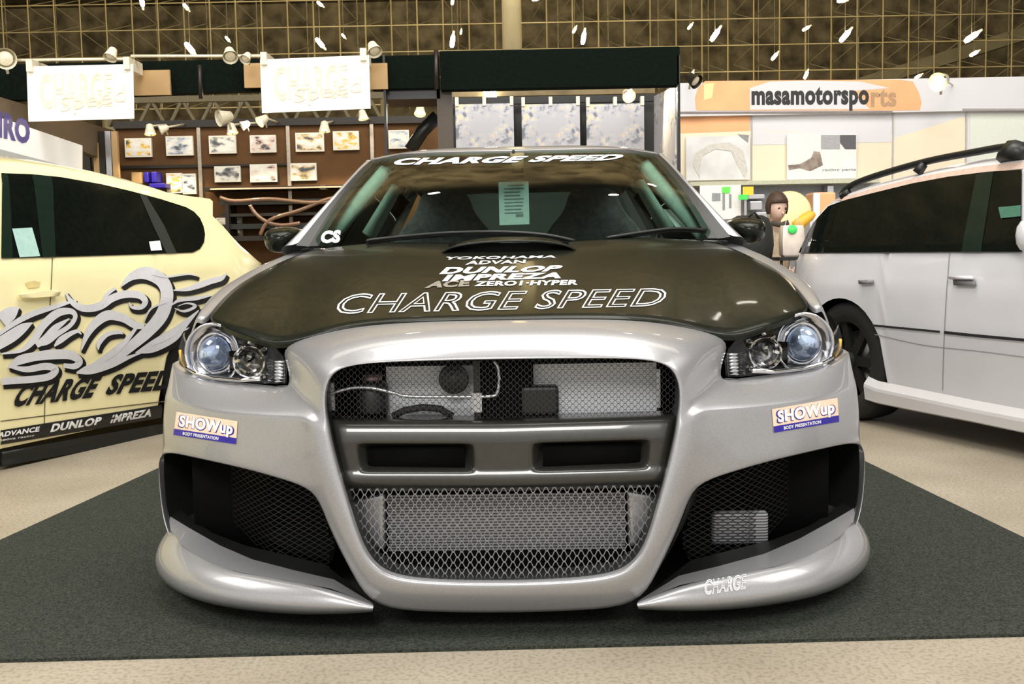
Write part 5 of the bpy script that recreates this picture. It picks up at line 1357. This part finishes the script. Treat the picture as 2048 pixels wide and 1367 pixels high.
# bags
def bag(px, py, Y, w_, h, d, lab, m, tagm=None):
    c = at(px, py, Y); t = thing('shopping_bag', lab, 'bag', (c.x, Y, c.z-h/2))
    rows_ = []
    for k, (s_, z) in enumerate(((.8, 0), (1, .08), (1.04, .5), (.98, .9), (.9, 1))):
        rows_.append([Vector((c.x+sx*w_/2*s_, Y+sy*d/2*s_, c.z-h/2+h*z)) for sx, sy in ((-1,-1),(0,-1.15),(1,-1),(1.05,0),(1,1),(0,1.1),(-1,1),(-1.05,0),(-1,-1))])
    v_, f_ = grid(rows_); n_ = 9; o = mk('sack', v_, f_+[tuple(range(n_-1))[::-1]], m, t)
    for sx in (-.25, .25):
        mb = MB().tube([(c.x+sx*w_-.02, Y-d*.3, c.z+h/2-.01), (c.x+sx*w_, Y-d*.25, c.z+h/2+.07), (c.x+sx*w_+.02, Y-d*.3, c.z+h/2-.01)], .005, 6); mk('handle', mb.v, mb.f, m, t)
    if tagm: q_ = at(px+2, py-h*.5/Y*F*.75, Y-d*.62); mb = MB().lathe([(.03, -.004), (.036, 0), (.03, .006)], axisM(q_, (0, -1, 0)), 16); mk('green_sticker', mb.v, mb.f, tagm, t)
    return t
bag(1583, 482, 8.05, .16, .24, .12, 'white and orange bag with a green sticker in front of the seated person', mat('bag_white', (.82, .72, .64), .5, vary=.12, scale=9), mat('tag_green', (.08, .80, .16), .5))
c = at(1583, 500, 8.05)
t = thing('side_table', 'small low black table holding the white bag before the seated person', 'table', (c.x, 8.05, 0)); zt_ = at(1583, 482, 8.05).z-.12
mb = MB().box((c.x-.13, 7.9, zt_-.025), (c.x+.15, 8.2, zt_)); mk('table_top', mb.v, mb.f, M_black, t, smooth=False)
for sx in (-.11, .13):
    for sy in (7.92, 8.18): mb = MB().bar((c.x+sx, sy, 0), (c.x+sx, sy, zt_-.02), .012, n=6); mk('leg', mb.v, mb.f, M_black, t)

bb = thing('backpack', 'bulky black bag on a crate between the silver car mirror and the seated person', 'bag', at(1500, 470, 8.0).xy.to_3d())
c = at(1500, 477, 8.0); rows_ = []
for z, w_, d_ in ((-.20, .12, .10), (-.17, .17, .13), (-.05, .19, .14), (.08, .18, .13), (.15, .15, .10), (.175, .10, .06)):
    rows_.append([Vector((c.x+w_*math.cos(a*math.pi/10)*(1 if abs(math.cos(a*math.pi/10)) < .8 else .95), 8.0+d_*math.sin(a*math.pi/10), c.z+z)) for a in range(21)])
v_, f_ = grid(rows_); o = mk('bag_body', v_, f_, mat('black_cloth', (.012, .014, .012), .7, bump=.6, scale=14), bb)
mb = MB().tube([(c.x-.05, 7.90, c.z+.14), (c.x, 7.87, c.z+.2), (c.x+.05, 7.90, c.z+.14)], .012, 8); mk('strap', mb.v, mb.f, M_black, bb)
mb = MB().box((c.x-.14, 7.88, 0), (c.x+.12, 8.14, c.z-.2)); o = mk('crate', mb.v, mb.f, M_black, smooth=False); tag(o, 'black crate carrying the bulky black bag beside the seated person', 'crate')
q_ = o.modifiers.new('b', 'BEVEL'); q_.width = .01
# lamps high above that mirror in bonnet and windscreen
def mirror_lamp(obj, px, py, z, L, lab):
    bpy.context.view_layer.update(); dg = bpy.context.evaluated_depsgraph_get(); T = BVHTree.FromObject(obj, dg); M = obj.matrix_world; I_ = M.inverted()
    r = ray(px, py).normalized(); l, n, i, d = T.ray_cast(I_ @ CAMP, (I_.to_3x3() @ r).normalized())
    if l is None: print('NOHIT', px, py); return
    l = M @ l; n = (M.to_3x3() @ n).normalized(); n = -n if n.dot(r) > 0 else n
    q = r-2*r.dot(n)*n; t_ = (z-l.z)/q.z if q.z > .05 else -1
    if t_ < 0 or t_ > 60: return
    c = l+q*t_; t = thing('hall_lamp', lab, 'lamp', c, 0, 'high bay lamps among the ceiling lattice'); r_ = L*.35
    MB().lathe([(r_*.6, -L), (r_, -L*.6), (r_, L*.6), (r_*.5, L)], axisM(c, (1, .2, 0)), 12).build('tube', M_bulb, t)
    MB().bar(c+Vector((0, 0, r_*.6)), (c.x, c.y, 15), .012, n=6).build('hanger', M_steel, t)
mirror_lamp(hood, 1432, 632, 11, .30, 'hall lamp high overhead, mirrored low on the right side of the bonnet')
mirror_lamp(hood, 1502, 601, 11, .26, 'hall lamp high overhead, mirrored near the right headlamp in the bonnet')
mirror_lamp(wind, 868, 386, 10, .20, 'hall lamp high overhead, mirrored in the left half of the windscreen')
mirror_lamp(wind, 1230, 385, 10, .20, 'hall lamp high overhead, mirrored in the right half of the windscreen')
